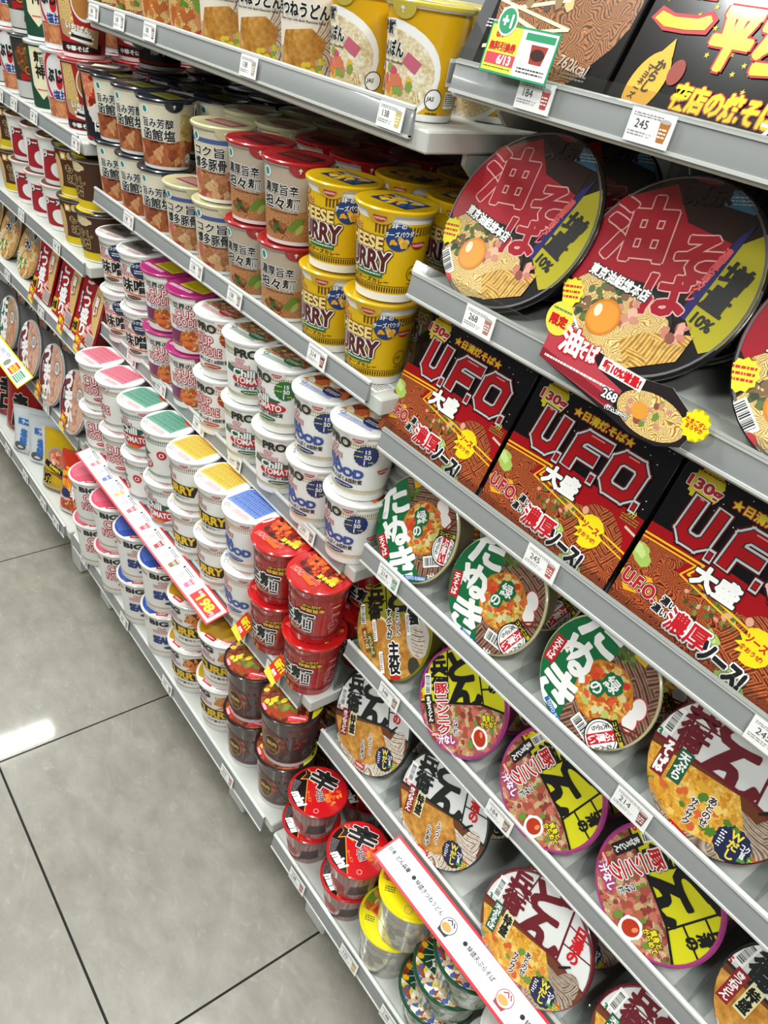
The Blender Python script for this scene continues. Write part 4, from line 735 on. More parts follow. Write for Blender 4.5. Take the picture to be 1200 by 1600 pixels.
a = Art(); a.rect(-100, 0, 100, 180, M('0E0B0C', 0.2, 0.8), 0.3); a.ell(8, 80, 80, 84, MAYO_FRY, 1, wob=0.03); a.poly([(-92, 0), (-70, 0), (-80, 180), (-92, 180)], M('3A3A3C'), 1)
z = [(-66 + (i % 2) * 70 + i * 3, 24 + i * 17) for i in range(9)]; a.line(z, 3.4, M('EADCB0'), 3); z = [(-60 + (i % 2) * 90 - i * 4, 36 + i * 15) for i in range(8)]; a.line(z, 2.8, M('EADCB0'), 3.4)
a.bits(-20, 90, 50, 40, [M('8A6A3A'), M('C8B070'), M('6E7A34'), M('4A2A14')], 24, 6, 2.4); a.T('762kcal', 50, 24, 10, M('B8A898'), 5, w=36, bold=0.02, rot=-8); a.micro(40, 12, 70, 19, M('8A7A6A'), 4, 3); a.micro(-74, 40, -58, 50, M('C8C8C8'), 4, 3)
P['mayopack'] = pack(a, 184, 170, 62, '0E0B0C', '17110F')
a = Art(); a.rect(-100, 0, 100, 180, M('100C0C', 0.2, 0.8), 0.3); yw = M('F0DE1E', 0.25, 0.5)
for i in range(22): r = random.Random(i + 40); a.star(r.uniform(-86, 86), r.uniform(30, 128), 2.6, M('C8B81E'), 2, 5, 0.42, r.random())
a.rect(-100, 116, 100, 180, food('pale_noodle_band', 'noodle', ('A88A5A', 'E8DCC0', 'C8A878'), 1.0), 1); a.rect(-100, 111, 100, 116, M('B83A14'), 1.4); a.box(-2, 124, 34, 34, 40, M('E0BE1A'), 2)
a.T('明星', -50, 96, 12, M('B4241C'), 4, w=28, bold=0.05); a.poly([(-86, 72), (-80, 82), (-66, 78), (-44, 79), (-34, 84), (-26, 78), (-30, 66), (-50, 64), (-70, 64)], M('B4141C'), 5); a.poly([(-82, 72), (-78, 78), (-64, 75), (-44, 76), (-34, 80), (-30, 76), (-33, 69), (-50, 67), (-70, 67)], yw, 6); a.T('平ちゃん', 46, 66, 44, yw, 6, w=136, bold=0.07, out=(M('B4141C'), 0.035))
a.ell(-60, 24, 16, 26, M('E8A81E'), 4, rot=-12); a.poly([(-62, 46), (-53, 60), (-48, 46)], M('E8A81E'), 4); a.V('からし', -56, 30, 26, BLACK, 6, w=9, bold=0.05, rot=-12); a.V('マヨネーズ', -65, 24, 28, BLACK, 6, w=6, bold=0.03, rot=-12)
a.ell(-38, 36, 7, 10, M('8C2A14'), 4); a.T('夜店の焼そば', 16, 20, 20, yw, 6, w=92, bold=0.06, out=(M('B4341C'), 0.05)); a.T('大盛', 70, 12, 18, PAPER, 6, bold=0.06)
P['nightpack'] = pack(a, 184, 170, 62, '100C0C', '17110F')
# far bay: upright red packs, oval bowls, pouches
a = Art(); rd = M('A8141E'); a.rect(-80, 0, 80, 150, rd, 0.3); a.poly([(20, 150), (80, 150), (80, 20), (34, 40), (10, 90)], NOODLE, 1); a.V('ごつ盛り', -14, 72, 122, PAPER, 5, w=40, bold=0.055, rot=6); a.box(-44, 76, 11, 54, 6, M('1E2448'), 3); a.V('焼そば', -44, 76, 46, PAPER, 4, w=8, bold=0.04, rot=6); a.V('旨い', 32, 92, 40, PAPER, 5, w=16, bold=0.06, out=(rd, 0.1)); a.box(-46, 22, 30, 30, 6, M('E0B81E'), 4); a.T('大盛', -46, 22, 18, BLACK, 5, w=22, bold=0.09, rot=6); a.bits(20, 30, 26, 16, [M('E0A09A'), M('F0C0B8'), M('8C3A2A')], 20, 7, 2)
a.rect(20, 4, 62, 34, M('D8C8C4'), 3); a.micro(22, 6, 60, 32, INK, 4, 3)
P['redpack'] = pack(a, 118, 132, 58, 'A8141E', '7A1016')
a = Art(); a.ell(0, 0, 80, 80, food('miso_bowl_print', 'chunk', ('C89A5A', 'E0BC80', 'B8743A', 'DCC89A'), 0.6), 0.2); a.poly([(-80, 10), (80, 44), (80, 80), (-80, 80)], M('8A7A62'), 1); a.V('濃二ボ', -6, 30, 74, M('1E1C2A'), 5, w=36, bold=0.05, out=(PAPER, 0.05), rot=-20); a.bits(0, -40, 24, 18, [M('4E8A2A'), M('E8DCC0'), M('D89A3A')], 20, 7, 3); a.barcode(-40, -46, 30, 12, -50, 4)
MISOBOWL_ART = a
def smoked_art(c1, word, pic):
    a = Art(); a.ell(0, 0, 80, 80, M(c1), 0.2); a.poly([(0, 80), (80, 80), (80, -80), (-20, -80), (-16, -20)], pic, 1); a.V(word, -22, 4, 128, M('F0ECEA'), 4, w=50, bold=0.075, rot=6); a.box(-50, 14, 10, 34, 8, M('2A2A4A'), 3); a.micro(-53, 0, -47, 28, PAPER, 4, 3); a.ring(34, 20, 17, 2, M('5A4A44'), 3); a.ell(34, 20, 15, 15, M('D8CCC4'), 3); a.micro(24, 10, 44, 30, INK, 4, 4); a.box(-24, -50, 40, 16, -12, M('C8B48A'), 4); a.micro(-42, -56, -6, -44, M('3A2A1A'), 5, 4); a.ring(0, 0, 71, 2.5, M('C8C4BE'), 3, 40)
    return a
PINKBOWL_ART, GREENBOWL_ART = smoked_art('6E2434', 'うまか', food('smoked_slices', 'soft', ('9C6250', 'C4907A', 'D8AC96', 'B87C68'), 0.5)), smoked_art('2E6A4E', 'たぬき', food('print_soba_dull', 'chunk', ('B88A6A', 'D0A888', 'C87A5A', 'A89878'), 0.8))
def pouch(w, h, d, col, fn, seed=0):
    """pillow pouch standing upright, printed side facing -y, base at the origin"""
    r = random.Random(seed); W_, H_, D_ = w * .001, h * .001, d * .001; ph = [r.uniform(0, 6) for _ in range(6)]
    def thick(u, v):
        e = (max(0, 1 - (2 * u - 1) ** 4)) * (max(0.0, 1 - v) ** 0.55) * min(1, 0.55 + v * 3)
        return D_ / 2 * e + 0.0022 * math.sin(9 * u + ph[0]) * math.sin(7 * v + ph[1]) * e
    mb = MB(); m = M(col, 0.22, 0.7)
    def pt(side): return lambda u, v: ((u - .5) * W_ * (1 - 0.06 * math.sin(PI * v)), side * (thick(u, v) + 0.0006), v * H_)
    mb.grid(pt(-1), 14, 14, m); mb.grid(pt(1), 14, 14, m)
    mb.box(-W_ / 2 + .002, W_ / 2 - .002, -.0012, .0012, H_ - .004, H_ + .006, m)
    a = Art(); fn(a)
    def fp(x, y, L): u = min(.995, max(.005, x * .001 / W_ + .5)); v = min(.99, max(.01, y * .001 / H_)); p = pt(-1)(u, v); return (p[0], p[1] - 0.0012 - 0.0003 * L, p[2])
    mb.art(a, fp, cut=12, clipbox=(-w / 2 + 1, 2, w / 2 - 1, h - 4))
    return [('pouch', mb.mesh('pouch', 50))]
def f(a): a.V('辛口', 0, 66, 90, BLACK, 3, w=50, bold=0.09, out=(M('D8C8B8'), 0.05)); a.ell(0, 20, 44, 18, food('chili_print', 'chunk', ('8C140E', 'B8241A', '6A0E0A', 'D04A2A'), 0.8, 0.5), 1)
P['redbag'] = pouch(130, 150, 46, '9C1414', f, 1)
def f(a): a.box(0, 88, 70, 16, 0, M('3A72B8'), 2); a.T('ラーメン', 0, 88, 10, PAPER, 3, bold=0.05); a.V('塩味', -14, 48, 44, M('3A72B8'), 3, w=20, bold=0.06); a.ell(22, 66, 7, 6, BLACK, 3); a.poly([(0, 6), (52, 6), (52, 46), (20, 52)], M('A82A24'), 1); a.ell(-24, 22, 18, 12, M('5A5A5E'), 2)
P['whitebag'] = pouch(112, 120, 44, 'D4DADE', f, 2)
def f(a): a.ell(0, 92, 30, 26, M('8CA0A8'), 1.4); a.ell(0, 92, 26, 22, M('C86A4A'), 2); a.bits(0, 92, 18, 14, [M('E09A7A'), M('B84A34'), M('F0C8B0')], 12, 7, 3); a.box(0, 64, 74, 14, -16, BLACK, 3); a.T('RAMEN', 0, 64, 8, M('E8D84A'), 4, bold=0.05, rot=-16); a.poly([(-60, 0), (60, 0), (60, 50), (-60, 56)], MAYO_FRY, 1); a.T('焼', -20, 36, 26, BLACK, 4, bold=0.08, out=(M('E8C83A'), 0.06))
P['yellowbag'] = pouch(110, 150, 48, 'C8A414', f, 3)
def f(a): a.bits(0, 96, 40, 30, [M('F0A82A'), M('E8742A'), M('F4C84A')], 30, 10, 1.4); a.V('旨辛', 6, 70, 50, PAPER, 4, w=22, bold=0.07, out=(M('B81414'), 0.08)); a.poly([(-60, 0), (60, 0), (60, 40), (-60, 48)], M('D8D4C8'), 1); a.ell(8, 26, 30, 18, SHRIMP, 2); a.ell(-22, 56, 14, 12, M('22305E'), 3)
P['orangebag'] = pouch(106, 150, 48, 'C8341A', f, 4)

# ------------------------------------------------------------------ the setting
def floor_mat():
    m = bpy.data.materials.new('floor_tile'); m.use_nodes = True; nt = m.node_tree; N = nt.nodes; L = nt.links; b = N['Principled BSDF']
    tc = N.new('ShaderNodeTexCoord'); mp = N.new('ShaderNodeMapping'); mp.inputs['Scale'].default_value = (1, 1.6, 1)
    n1 = N.new('ShaderNodeTexNoise'); n1.inputs['Scale'].default_value = 14; n1.inputs['Detail'].default_value = 8; n1.inputs['Roughness'].default_value = 0.65; n1.inputs['Distortion'].default_value = 0.3
    r1 = N.new('ShaderNodeValToRGB'); e = r1.color_ramp.elements; e[0].position = .32; e[0].color = lin('7F7B70'); e[1].position = .7; e[1].color = lin('979388')
    n2 = N.new('ShaderNodeTexNoise'); n2.inputs['Scale'].default_value = 34; n2.inputs['Detail'].default_value = 3; n2.inputs['Distortion'].default_value = 1.6
    r2 = N.new('ShaderNodeValToRGB'); e = r2.color_ramp.elements; e[0].position = .60; e[0].color = (0, 0, 0, 1); e[1].position = .78; e[1].color = (1, 1, 1, 1)
    mx = N.new('ShaderNodeMix'); mx.data_type = 'RGBA'; mx.inputs[7].default_value = lin('AFABA0')
    ml = N.new('ShaderNodeMath'); ml.operation = 'MULTIPLY'; ml.inputs[1].default_value = 0.38
    L.new(tc.outputs['Object'], mp.inputs[0]); L.new(mp.outputs[0], n1.inputs['Vector']); L.new(mp.outputs[0], n2.inputs['Vector'])
    L.new(n1.outputs['Fac'], r1.inputs[0]); L.new(n2.outputs['Fac'], r2.inputs[0]); L.new(r2.outputs[0], ml.inputs[0]); L.new(ml.outputs[0], mx.inputs[0]); L.new(r1.outputs[0], mx.inputs[6])
    L.new(mx.outputs[2], b.inputs['Base Color']); b.inputs['Roughness'].default_value = 0.35; b.inputs['Coat Weight'].default_value = 0.6; b.inputs['Coat Roughness'].default_value = 0.06
    return m
mb = MB(); fm = floor_mat(); jm = M('15130F', 0.8)
mb.box(-4.1, 2.5, -3.6, 0.8, -0.03, -0.0025, jm)
for i in range(-6, 4):
    for j in range(-6, 3):
        x, y = 0.131 + 0.598 * i, -0.407 + 0.598 * j
        mb.box(x + .002, x + .596, y + .002, y + .596, -0.0025, 0, fm)
structure('floor', mb.mesh('floor'))
structure('ceiling', MB().box(-4.1, 2.5, -3.6, 0.8, 2.7, 2.72, M('E8E8E4', 0.8)).mesh('ceiling'))
structure('wall_back', MB().box(-4.0, 1.2, 0.46, 0.49, 0, 2.1, M('8E918E', 0.6)).mesh('wall_back'))
lm = MB().box(-.09, .09, -.66, .66, 0, .06, M('E4E4E0', .5), .006).mesh('lamp_housing')
for i, (lx, ly) in enumerate(LAMPS):
    o = link('ceiling_lamp', lm, None, at(lx, ly, 2.635)); tag(o, 'long white ceiling lamp above the aisle, number %s along the row' % ('one', 'two', 'three', 'four', 'five', 'six')[i], 'ceiling lamp', 'lamps over the aisle')

# ------------------------------------------------------------------ shelves
STEEL = M('CBCDC7', 0.45, name='painted_shelf'); STEEL2 = M('B9BBB4', 0.5); RAIL = M('8B8D8C', 0.28, 0.3, name='price_rail_plastic'); RAILW = M('D6D8D4', 0.3, 0.3); ENDP = clear('clear_end_panel_plastic', (.76, .78, .77, 1), .3, .1); FENCE = clear('clear_rail_cover', (.86, .87, .87, 1), .3, .08)
BACKY = 0.455
def shelf(x0, x1, z, yf, zb, label, rh=0.027, fence=False, foot=(), bracket=True, k_='-'):
    parts = []
    mb = MB(); mb.box(x0, x1, yf + .007, BACKY, z - .022, z, STEEL, .002, 1)
    parts.append(['deck', mb.mesh('deck')])
    a, b = x0 + .006, x1 - (.022 if bracket else .004)
    mb = MB(); mb.prism([(yf, zb), (yf + .004, zb + rh - .003), (yf + .0065, zb + rh), (yf + .0068, zb + .004), (yf + .0055, zb - .001)], a, b, [RAIL, RAILW, RAIL, RAIL, RAILW])
    mb.prism([(yf - .0012, zb - .0012), (yf - .0012, zb + .0015), (yf + .004, zb + .0015), (yf + .004, zb - .0012)], a, b, RAILW)
    mb.prism([(yf + .0028, zb + rh - .003), (yf + .0028, zb + rh), (yf + .007, zb + rh + .001), (yf + .007, zb + rh - .003)], a, b, RAILW)
    parts.append(['price_rail', mb.mesh('price_rail')])
    if fence:
        mb = MB(); mb.prism([(yf + .0015, zb + rh), (yf + .007, zb + rh + .011), (yf + .0082, zb + rh + .011), (yf + .0027, zb + rh)], a, b, FENCE)
        parts.append(['clear_fence', mb.mesh('clear_fence')])
    for x in ((x0 + .004, x0 + .010), (x1 - .012, x1 - .006)):
        mb = MB(); pr = [(yf + .07, z - .022), (BACKY, z - .022), (BACKY, z - .075), (yf + .16, z - .055), (yf + .085, z - .048), (yf + .07, z - .035)]
        mb.prism(pr, x[0], x[1], STEEL2); parts.append(['side_bracket', mb.mesh('side_bracket')])
    if k_ in 'BCD':
        mb = MB(); mb.art(Art().rect(-11, -16, 11, 16, PAPER, 0).micro(-9, -13, 9, 13, INK, 1, 3.4), lambda x, y, L: (x1 - .03 + x * .001, yf + .028 + y * .001, z + .0004 + .0002 * L)); parts.append(['paper_note', mb.mesh('paper_note')])
    for fx in foot:
        mb = MB(); h = z - .022
        mb.box(fx, fx + .055, yf + .028, yf + .11, 0.001, h, STEEL, .003, 1); parts.append(['foot', mb.mesh('foot')])
    t = thing('shelf', label, 'shelf', Matrix.Identity(4), [p for p in parts], 'gondola shelves')
    return t
XB = -0.915
ZD = dict(A=1.200, B=.904, C=.644, D=.410, E=.145, R1=1.256, R2=1.052, R3=.858, R4=.686, R5=.518, R6=.344, R7=.135, L0=.992, L1=.762, L2=.586, L3=.370, L4=.142)
YF = dict(A=.015, B=.004, C=0, D=-.05, E=-.1, R1=.03, R2=.015, R3=.005, R4=.003, R5=-.002, R6=-.03, R7=-.1, L0=-.01, L1=-.016, L2=-.035, L3=-.06, L4=-.11)
ZB = dict(A=1.190, B=.892, C=.627, D=.381, E=.108, R1=1.240, R2=1.038, R3=.848, R4=.674, R5=.502, R6=.326, R7=.110, L0=.973, L1=.738, L2=.560, L3=.343, L4=.115)
SHELVES = dict(A=('grey metal shelf under tall noodle cups, highest of the middle bay', .028, False), B=('grey metal shelf under yellow cheese curry cups, middle bay', .026, False), C=('grey metal shelf under high protein noodle cups, middle bay', .025, False),
    D=('grey metal shelf under red spicy noodle cups, middle bay', .029, False), E=('lowest grey shelf of the middle bay, carrying the big cups', .034, False),
    R1=('grey shelf carrying fried noodle packs at the upper right', .026, True), R2=('grey shelf with clear rail under black and red oil noodle bowls', .026, True), R3=('grey shelf under the black and red fried noodle packs', .026, True),
    R4=('grey shelf under the green lidded soba bowls', .026, False), R5=('grey shelf under the yellow pork udon bowls', .026, False), R6=('grey shelf under white and black udon bowls, right bay', .028, False), R7=('lowest shelf of the right bay, under mini red cups', .030, False),
    L0=('highest visible shelf of the left bay with tall cups', .027, False), L1=('left bay shelf under the brown and yellow miso cups', .027, False), L2=('left bay shelf under the upright red packs', .027, False), L3=('left bay shelf under the pink lidded bowls', .027, False), L4=('lowest left bay shelf holding the noodle bags', .032, False))
FEET = dict(E=(-.83, -.185), R7=(.085, .6), L4=(-.99, -1.75))
for k, (lab, rh, fe) in SHELVES.items():
    x0, x1 = (XB, 0.0) if k in 'ABCDE' else ((0.006, 0.93) if k[0] == 'R' else (-2.75, XB - .004))
    shelf(x0, x1, ZD[k], YF[k], ZB[k], lab, rh, fe, FEET.get(k, ()), True, k)

# ------------------------------------------------------------------ stock: every cup, bowl, pack and bag is its own thing
ORD = ('first', 'second', 'third', 'fourth', 'fifth', 'sixth', 'seventh', 'eighth', 'ninth', 'tenth')
KD = dict(salt=('salt_ramen_cup', 'cream salt ramen cup, navy lid'), tonkotsu=('pork_ramen_cup', 'beige pork ramen cup, pale lid'), tantan=('spicy_ramen_cup', 'brown dan dan cup, red lid'), cheese=('cheese_curry_cup', 'yellow cheese curry cup'),
    miso=('miso_noodle_cup', 'white miso cup, dark brown lid'), tomyum=('shrimp_noodle_cup', 'white shrimp soup cup, magenta lid'), pronoodle=('noodle_cup', 'white cup with red round badge'), protomato=('tomato_noodle_cup', 'white chili tomato cup, green badge'), proseafood=('seafood_noodle_cup', 'white seafood cup, navy round badge'),
    regular=('noodle_cup', 'white cup with pink lid patch'), tomato=('tomato_noodle_cup', 'chili tomato cup, green lid patch'), curry=('curry_noodle_cup', 'white curry cup, yellow lid patch'), seafood=('seafood_noodle_cup', 'white seafood cup, blue lid patch'), spicy=('spicy_noodle_cup', 'red spicy noodle cup'),
    bigregular=('big_noodle_cup', 'big cup with pink lid'), bigseafood=('big_seafood_cup', 'big cup with blue lid'), bigcurry=('big_curry_cup', 'big curry cup, olive yellow lid'), bigchili=('big_chili_cup', 'big dark cup, corn picture lid'),
    shin=('mini_spicy_cup', 'mini cup, red and black lid'), wonton=('wonton_cup', 'wonton cup, yellow lid'), greenbowl=('green_noodle_bowl', 'low bowl, dark green lid'), whitebowl=('white_noodle_bowl', 'white bowl, green circle on lid'),
    chanpon=('seafood_champon_cup', 'yellow seafood champon cup'), kitsune=('udon_cup', 'fried tofu udon cup'), menmaudon=('pork_noodle_cup', 'tall cup picturing browned pork'), shoyu=('soy_noodle_cup', 'cup picturing a red rimmed bowl'),
    greenmen=('green_noodle_cup', 'dark green noodle cup'), saltwhite=('white_salt_cup', 'white salt noodle cup'), redtall=('red_noodle_cup', 'tall red noodle cup'), blacktall=('black_noodle_cup', 'tall black chili cup'), blackchar=('soy_noodle_cup', 'grey soy cup, red ribbon'),
    redwhite=('ramen_cup', 'red and white ramen cup'), moyashi=('bean_sprout_cup', 'brown bean sprout miso cup'))
HGT = dict(shin=.075, wonton=.095, greenbowl=.063, whitebowl=.075, bigregular=.112, bigseafood=.112, bigcurry=.112, bigchili=.112, redwhite=.095, moyashi=.098, chanpon=.106, kitsune=.106, menmaudon=.106, shoyu=.106, greenmen=.1272, saltwhite=.1272, redtall=.1272, blacktall=.1272, blackchar=.1272)
rr = random.Random(11)
SEEN = {}
TURN = dict(salt=56, tonkotsu=48, tantan=42, cheese=13, miso=48, tomyum=60, pronoodle=40, protomato=58, proseafood=22, regular=63, tomato=43, curry=24, seafood=24, spicy=16, bigregular=80, bigseafood=78, bigcurry=36, bigchili=44,  # cup yaw, mostly camera bearing per kind less label offset in image pixels
    shin=34, wonton=40, greenbowl=24, whitebowl=20, chanpon=9, kitsune=44, menmaudon=44, shoyu=44, greenmen=68, saltwhite=68, redtall=62, blacktall=60, blackchar=70, redwhite=70, moyashi=60)
LIDTURN = {k: 14 for k in ('salt', 'tonkotsu', 'tantan', 'cheese', 'miso', 'tomyum', 'pronoodle', 'protomato', 'proseafood', 'regular', 'tomato', 'curry', 'seafood', 'spicy')}
def put_cup(kind, shelf_, x, y, level, label, rz=None, dz=0.0):
    nm, _ = KD[kind]; h = HGT.get(kind, .105); turn = (rz or 0) + TURN[kind] + rr.uniform(-5, 5)
    parts = [(p[0], p[1], Matrix.Rotation(math.radians(LIDTURN[kind] + rr.uniform(-6, 6) - turn), 4, 'Z')) if p[0] == 'lid' and kind in LIDTURN else p for p in P[kind]]
    thing(nm, label, 'cup noodles', at(x, y, ZD[shelf_] + .0006 + level * (h + .0006) + dz, math.radians(turn)), parts, '%s cups' % KD[kind][1].replace(',', ''))
LV2, LV1 = ('lower', 'upper'), ('single',)
def row(shelf_, items, yfn, backs=1, pitch=.103, turn={}):
    """items (kind, x, levels); the number of a stack counts its own kind from the left"""
    cnt = {}
    for kind, x, n in items:
        cnt[kind] = cnt.get(kind, 0) + 1; total = sum(1 for k in items if k[0] == kind)
        w = '' if total == 1 else ('%s ' % (('left', 'right')[cnt[kind] - 1] if total == 2 else ('left', 'middle', 'right')[cnt[kind] - 1] if total == 3 else ORD[cnt[kind] - 1]))
        d = KD[kind][1]
        for b in range(backs + 1):
            for lv in range(n if b == 0 else max(n, 2) if shelf_ != 'A' else n):
                nn = n if b == 0 else 2
                pos = 'standing alone' if nn == 1 else LV2[lv] if lv < 2 else 'top'
                if b == 0: lab = '%s, %s in the %sfront stack' % (d, pos, w) if nn > 1 else '%s, %s at the front%s' % (d, pos, (', ' + w + 'one') if w else '')
                else: lab = '%s, %s in the %sstack, %s row from the front' % (d, pos, w, ORD[b])
                jx = rr.uniform(-.004, .004) if lv or b else 0
                put_cup(kind, shelf_, x + jx, yfn(x) + b * pitch + (rr.uniform(-.003, .004) if b else 0), lv, lab, turn.get((cnt[kind], kind, lv)) if b == 0 else None)
row('A', [('shoyu', -.905, 1), ('shoyu', -.805, 1), ('menmaudon', -.70, 1), ('menmaudon', -.60, 1), ('kitsune', -.50, 1), ('kitsune', -.392, 1), ('kitsune', -.285, 1), ('chanpon', -.178, 1), ('chanpon', -.073, 1)], lambda x: .066, 1)
row('B', [('salt', -.868, 2), ('salt', -.772, 2), ('salt', -.676, 2), ('tonkotsu', -.578, 1), ('tonkotsu', -.474, 2), ('tantan', -.370, 2), ('tantan', -.276, 2), ('cheese', -.168, 2), ('cheese', -.068, 2)], lambda x: .048, 2)
row('C', [('miso', -.835, 2), ('miso', -.735, 2), ('tomyum', -.634, 2), ('tomyum', -.536, 2), ('pronoodle', -.432, 2), ('protomato', -.335, 2), ('protomato', -.238, 2), ('proseafood', -.140, 2), ('proseafood', -.044, 2)], lambda x: .030, 2, turn={(2, 'protomato', 1): -38})
row('D', [('regular', -.822, 2), ('regular', -.718, 2), ('tomato', -.616, 2), ('tomato', -.517, 2), ('curry', -.418, 2), ('curry', -.322, 2), ('seafood', -.228, 2), ('spicy', -.142, 2), ('spicy', -.044, 2)], lambda x: -.016 + .022 * x, 1, turn={(2, 'regular', 1): -56, (2, 'tomato', 1): -62, (1, 'tomato', 0): -62})
row('E', [('bigregular', -.802, 2), ('bigregular', -.690, 2), ('bigseafood', -.580, 2), ('bigseafood', -.470, 2), ('bigcurry', -.358, 2), ('bigcurry', -.248, 2), ('bigchili', -.153, 2), ('bigchili', -.054, 2)], lambda x: -.038 + .04 * x, 1, .112)
row('L0', [('redtall', -1.612, 2), ('blackchar', -1.512, 2), ('saltwhite', -1.412, 2), ('blackchar', -1.312, 2), ('greenmen', -1.212, 2), ('saltwhite', -1.112, 2), ('redtall', -1.012, 2), ('blacktall', -.915, 1)], lambda x: .043, 2, turn={(1, 'blacktall', 0): 0})
row('L1', [('moyashi', -1.50, 2), ('redwhite', -1.395, 2), ('redwhite', -1.289, 2), ('redwhite', -1.183, 2), ('moyashi', -1.075, 2), ('moyashi', -.971, 2)], lambda x: .042, 1, .115, turn={(3, 'moyashi', 0): -60, (3, 'moyashi', 1): -60})
# lowest shelf of the near bay: stacks that lean a little
for k, n, xs, ys in (('shin', 2, (.056, .064), (-.058, -.058)), ('shin', 2, (.167, .176), (-.059, -.062)), ('wonton', 2, (.262, .280), (-.052, -.046)), ('greenbowl', 3, (.360, .370, .388), (-.045, -.040, -.033)), ('whitebowl', 2, (.475, .486), (-.040, -.036))):
    SEEN[k] = SEEN.get(k, 0) + 1
    for lv in range(n):
        pos = ('lower', 'upper')[lv] if n == 2 else ('lowest', 'middle', 'topmost')[lv]
        which = ('left ' if SEEN[k] == 1 else 'right ') if k == 'shin' else ''
        put_cup(k, 'R7', xs[lv], ys[lv], lv, '%s, %s of the %sstack on the lowest shelf' % (KD[k][1], pos, which))
for k, xs in (('shin', (.06, .17)), ('wonton', (.268,))):
    for i, x in enumerate(xs):
        put_cup(k, 'R7', x, .05, 0, '%s, back row behind the %sstack on the lowest shelf' % (KD[k][1], ('left ', 'right ')[i] if k == 'shin' else ''), rz=0)

SHORT = dict(soba_bowl='green soba bowl', tempura_soba_bowl='maroon soba bowl', udon_bowl='olive udon bowl', pork_udon_bowl='yellow pork udon bowl', kitsune_udon_bowl='fried tofu bowl', oil_noodle_bowl='oil noodle bowl', miso_noodle_bowl='tan miso bowl', smoked_noodle_bowl='grey tub bowl')
def bowls(shelf_, key, art_, R, depth, bodyc, lidc, spec, name, desc, group, deg=22.0, backs=2, gap=.05, coat=0.5):  # most lid turns precomputed from lettering directions in image pixels, through the camera
    """spec (x, y of the lowest rim point, turn of the lid, which one)"""
    for x, y, rot, which in spec:
        ps = bowl(art_, R, depth, bodyc, lidc, rot=rot, lidcoat=coat)
        thing(name, '%s, %s' % (desc, which), 'noodle bowl', tilt_at(x, y, ZD[shelf_] + .0015, deg), ps, group)
        for b in range(backs):
            thing(name, '%s, %s place back behind %s' % (SHORT[name], ORD[b + 1], which), 'noodle bowl', tilt_at(x + rr.uniform(-.004, .006), y + (depth * .001 + .010) * (b + 1), ZD[shelf_] + .0015, deg), ps, group)
bowls('R4', 't', TAN_ART, 69, 70, 'B9B08A', 'D8CFA0', [(.069, .012, 43, 'nearest the cups'), (.215, .014, 9, 'second from the cups'), (.370, .014, -11, 'third from the cups')], 'soba_bowl', 'green and white lidded soba bowl', 'green lidded soba bowls')
bowls('R4', 'u', TEM2_ART, 72.5, 72, '5A4038', '6A1A24', [(.517, .016, 8, 'right of the green lids')], 'tempura_soba_bowl', 'maroon and silver tempura soba bowl', 'maroon soba bowls')
bowls('R5', 'y', STR_ART, 69, 70, 'A89A4A', '8C8A1E', [(.070, .004, 39, 'nearest the red cups')], 'udon_bowl', 'olive and tan udon bowl with white writing', 'olive udon bowls')
bowls('R5', 'p', PORK_ART, 70, 70, '8C2A6A', 'A83A7E', [(.219, 0, 41, 'right of the olive bowl'), (.371, .002, -20, 'middle of three'), (.520, .004, -29, 'rightmost of three')], 'pork_udon_bowl', 'yellow and black pork udon bowl', 'yellow pork udon bowls')
bowls('R5', 'k', KIT_ART, 71, 70, '5A4A3A', '1E2422', [(.672, .004, 2, 'lower right corner of the picture')], 'kitsune_udon_bowl', 'fried tofu udon bowl', 'fried tofu udon bowls', backs=1)
bowls('R6', 'k', KIT_ART, 77.5, 74, '3A3632', '1E2422', [(.081, -.018, 29, 'nearest the red mini cups'), (.250, -.024, 19, 'behind the start of the red bordered strip')], 'kitsune_udon_bowl', 'white and black fried tofu udon bowl', 'white and black udon bowls')
bowls('R6', 't', TEM_ART, 77, 74, '5A2028', '6A1A24', [(.441, -.044, 12, 'behind the strip with noodle pictures'), (.608, -.03, 6, 'cut by the bottom of the picture')], 'tempura_soba_bowl', 'large maroon and white tempura soba bowl', 'large maroon soba bowls')
bowls('R2', 'a', ABU_ART, 93, 72, '2A262A', '1A1618', [(.092, .034, 8, 'leftmost of three'), (.263, .040, 14, 'middle of three'), (.452, .036, 14, 'rightmost of three')], 'oil_noodle_bowl', 'large black and red oil noodle bowl', 'black and red oil noodle bowls', deg=28, backs=1)
bowls('L2', 'm', MISOBOWL_ART, 66, 68, 'A88A5A', 'B89A6A', [(-1.385, -.018, -16, 'left of the red packs'), (-1.535, -.018, -16, 'second from the red packs'), (-1.685, -.018, -16, 'third from the red packs')], 'miso_noodle_bowl', 'tan miso noodle bowl with dark brush letters', 'tan miso bowls', backs=1)
bowls('L3', 'p', PINKBOWL_ART, 73, 62, '8E9092', 'A8A4A2', [(-1.283, -.068, 20, 'leftmost of three in the left bay'), (-1.132, -.064, 14, 'middle of three in the left bay'), (-.983, -.066, 14, 'beside the pink lidded cups')], 'smoked_noodle_bowl', 'pink lidded noodle bowl in grey tub', 'pink lidded bowls', deg=16, backs=1)
bowls('L3', 'g', GREENBOWL_ART, 72, 62, '8E9092', 'A8A4A2', [(-1.46, -.066, 12, 'at the left picture edge'), (-1.64, -.066, 12, 'further left beyond it')], 'smoked_noodle_bowl', 'green lidded noodle bowl in grey tub', 'green lidded bowls', deg=16, backs=1)
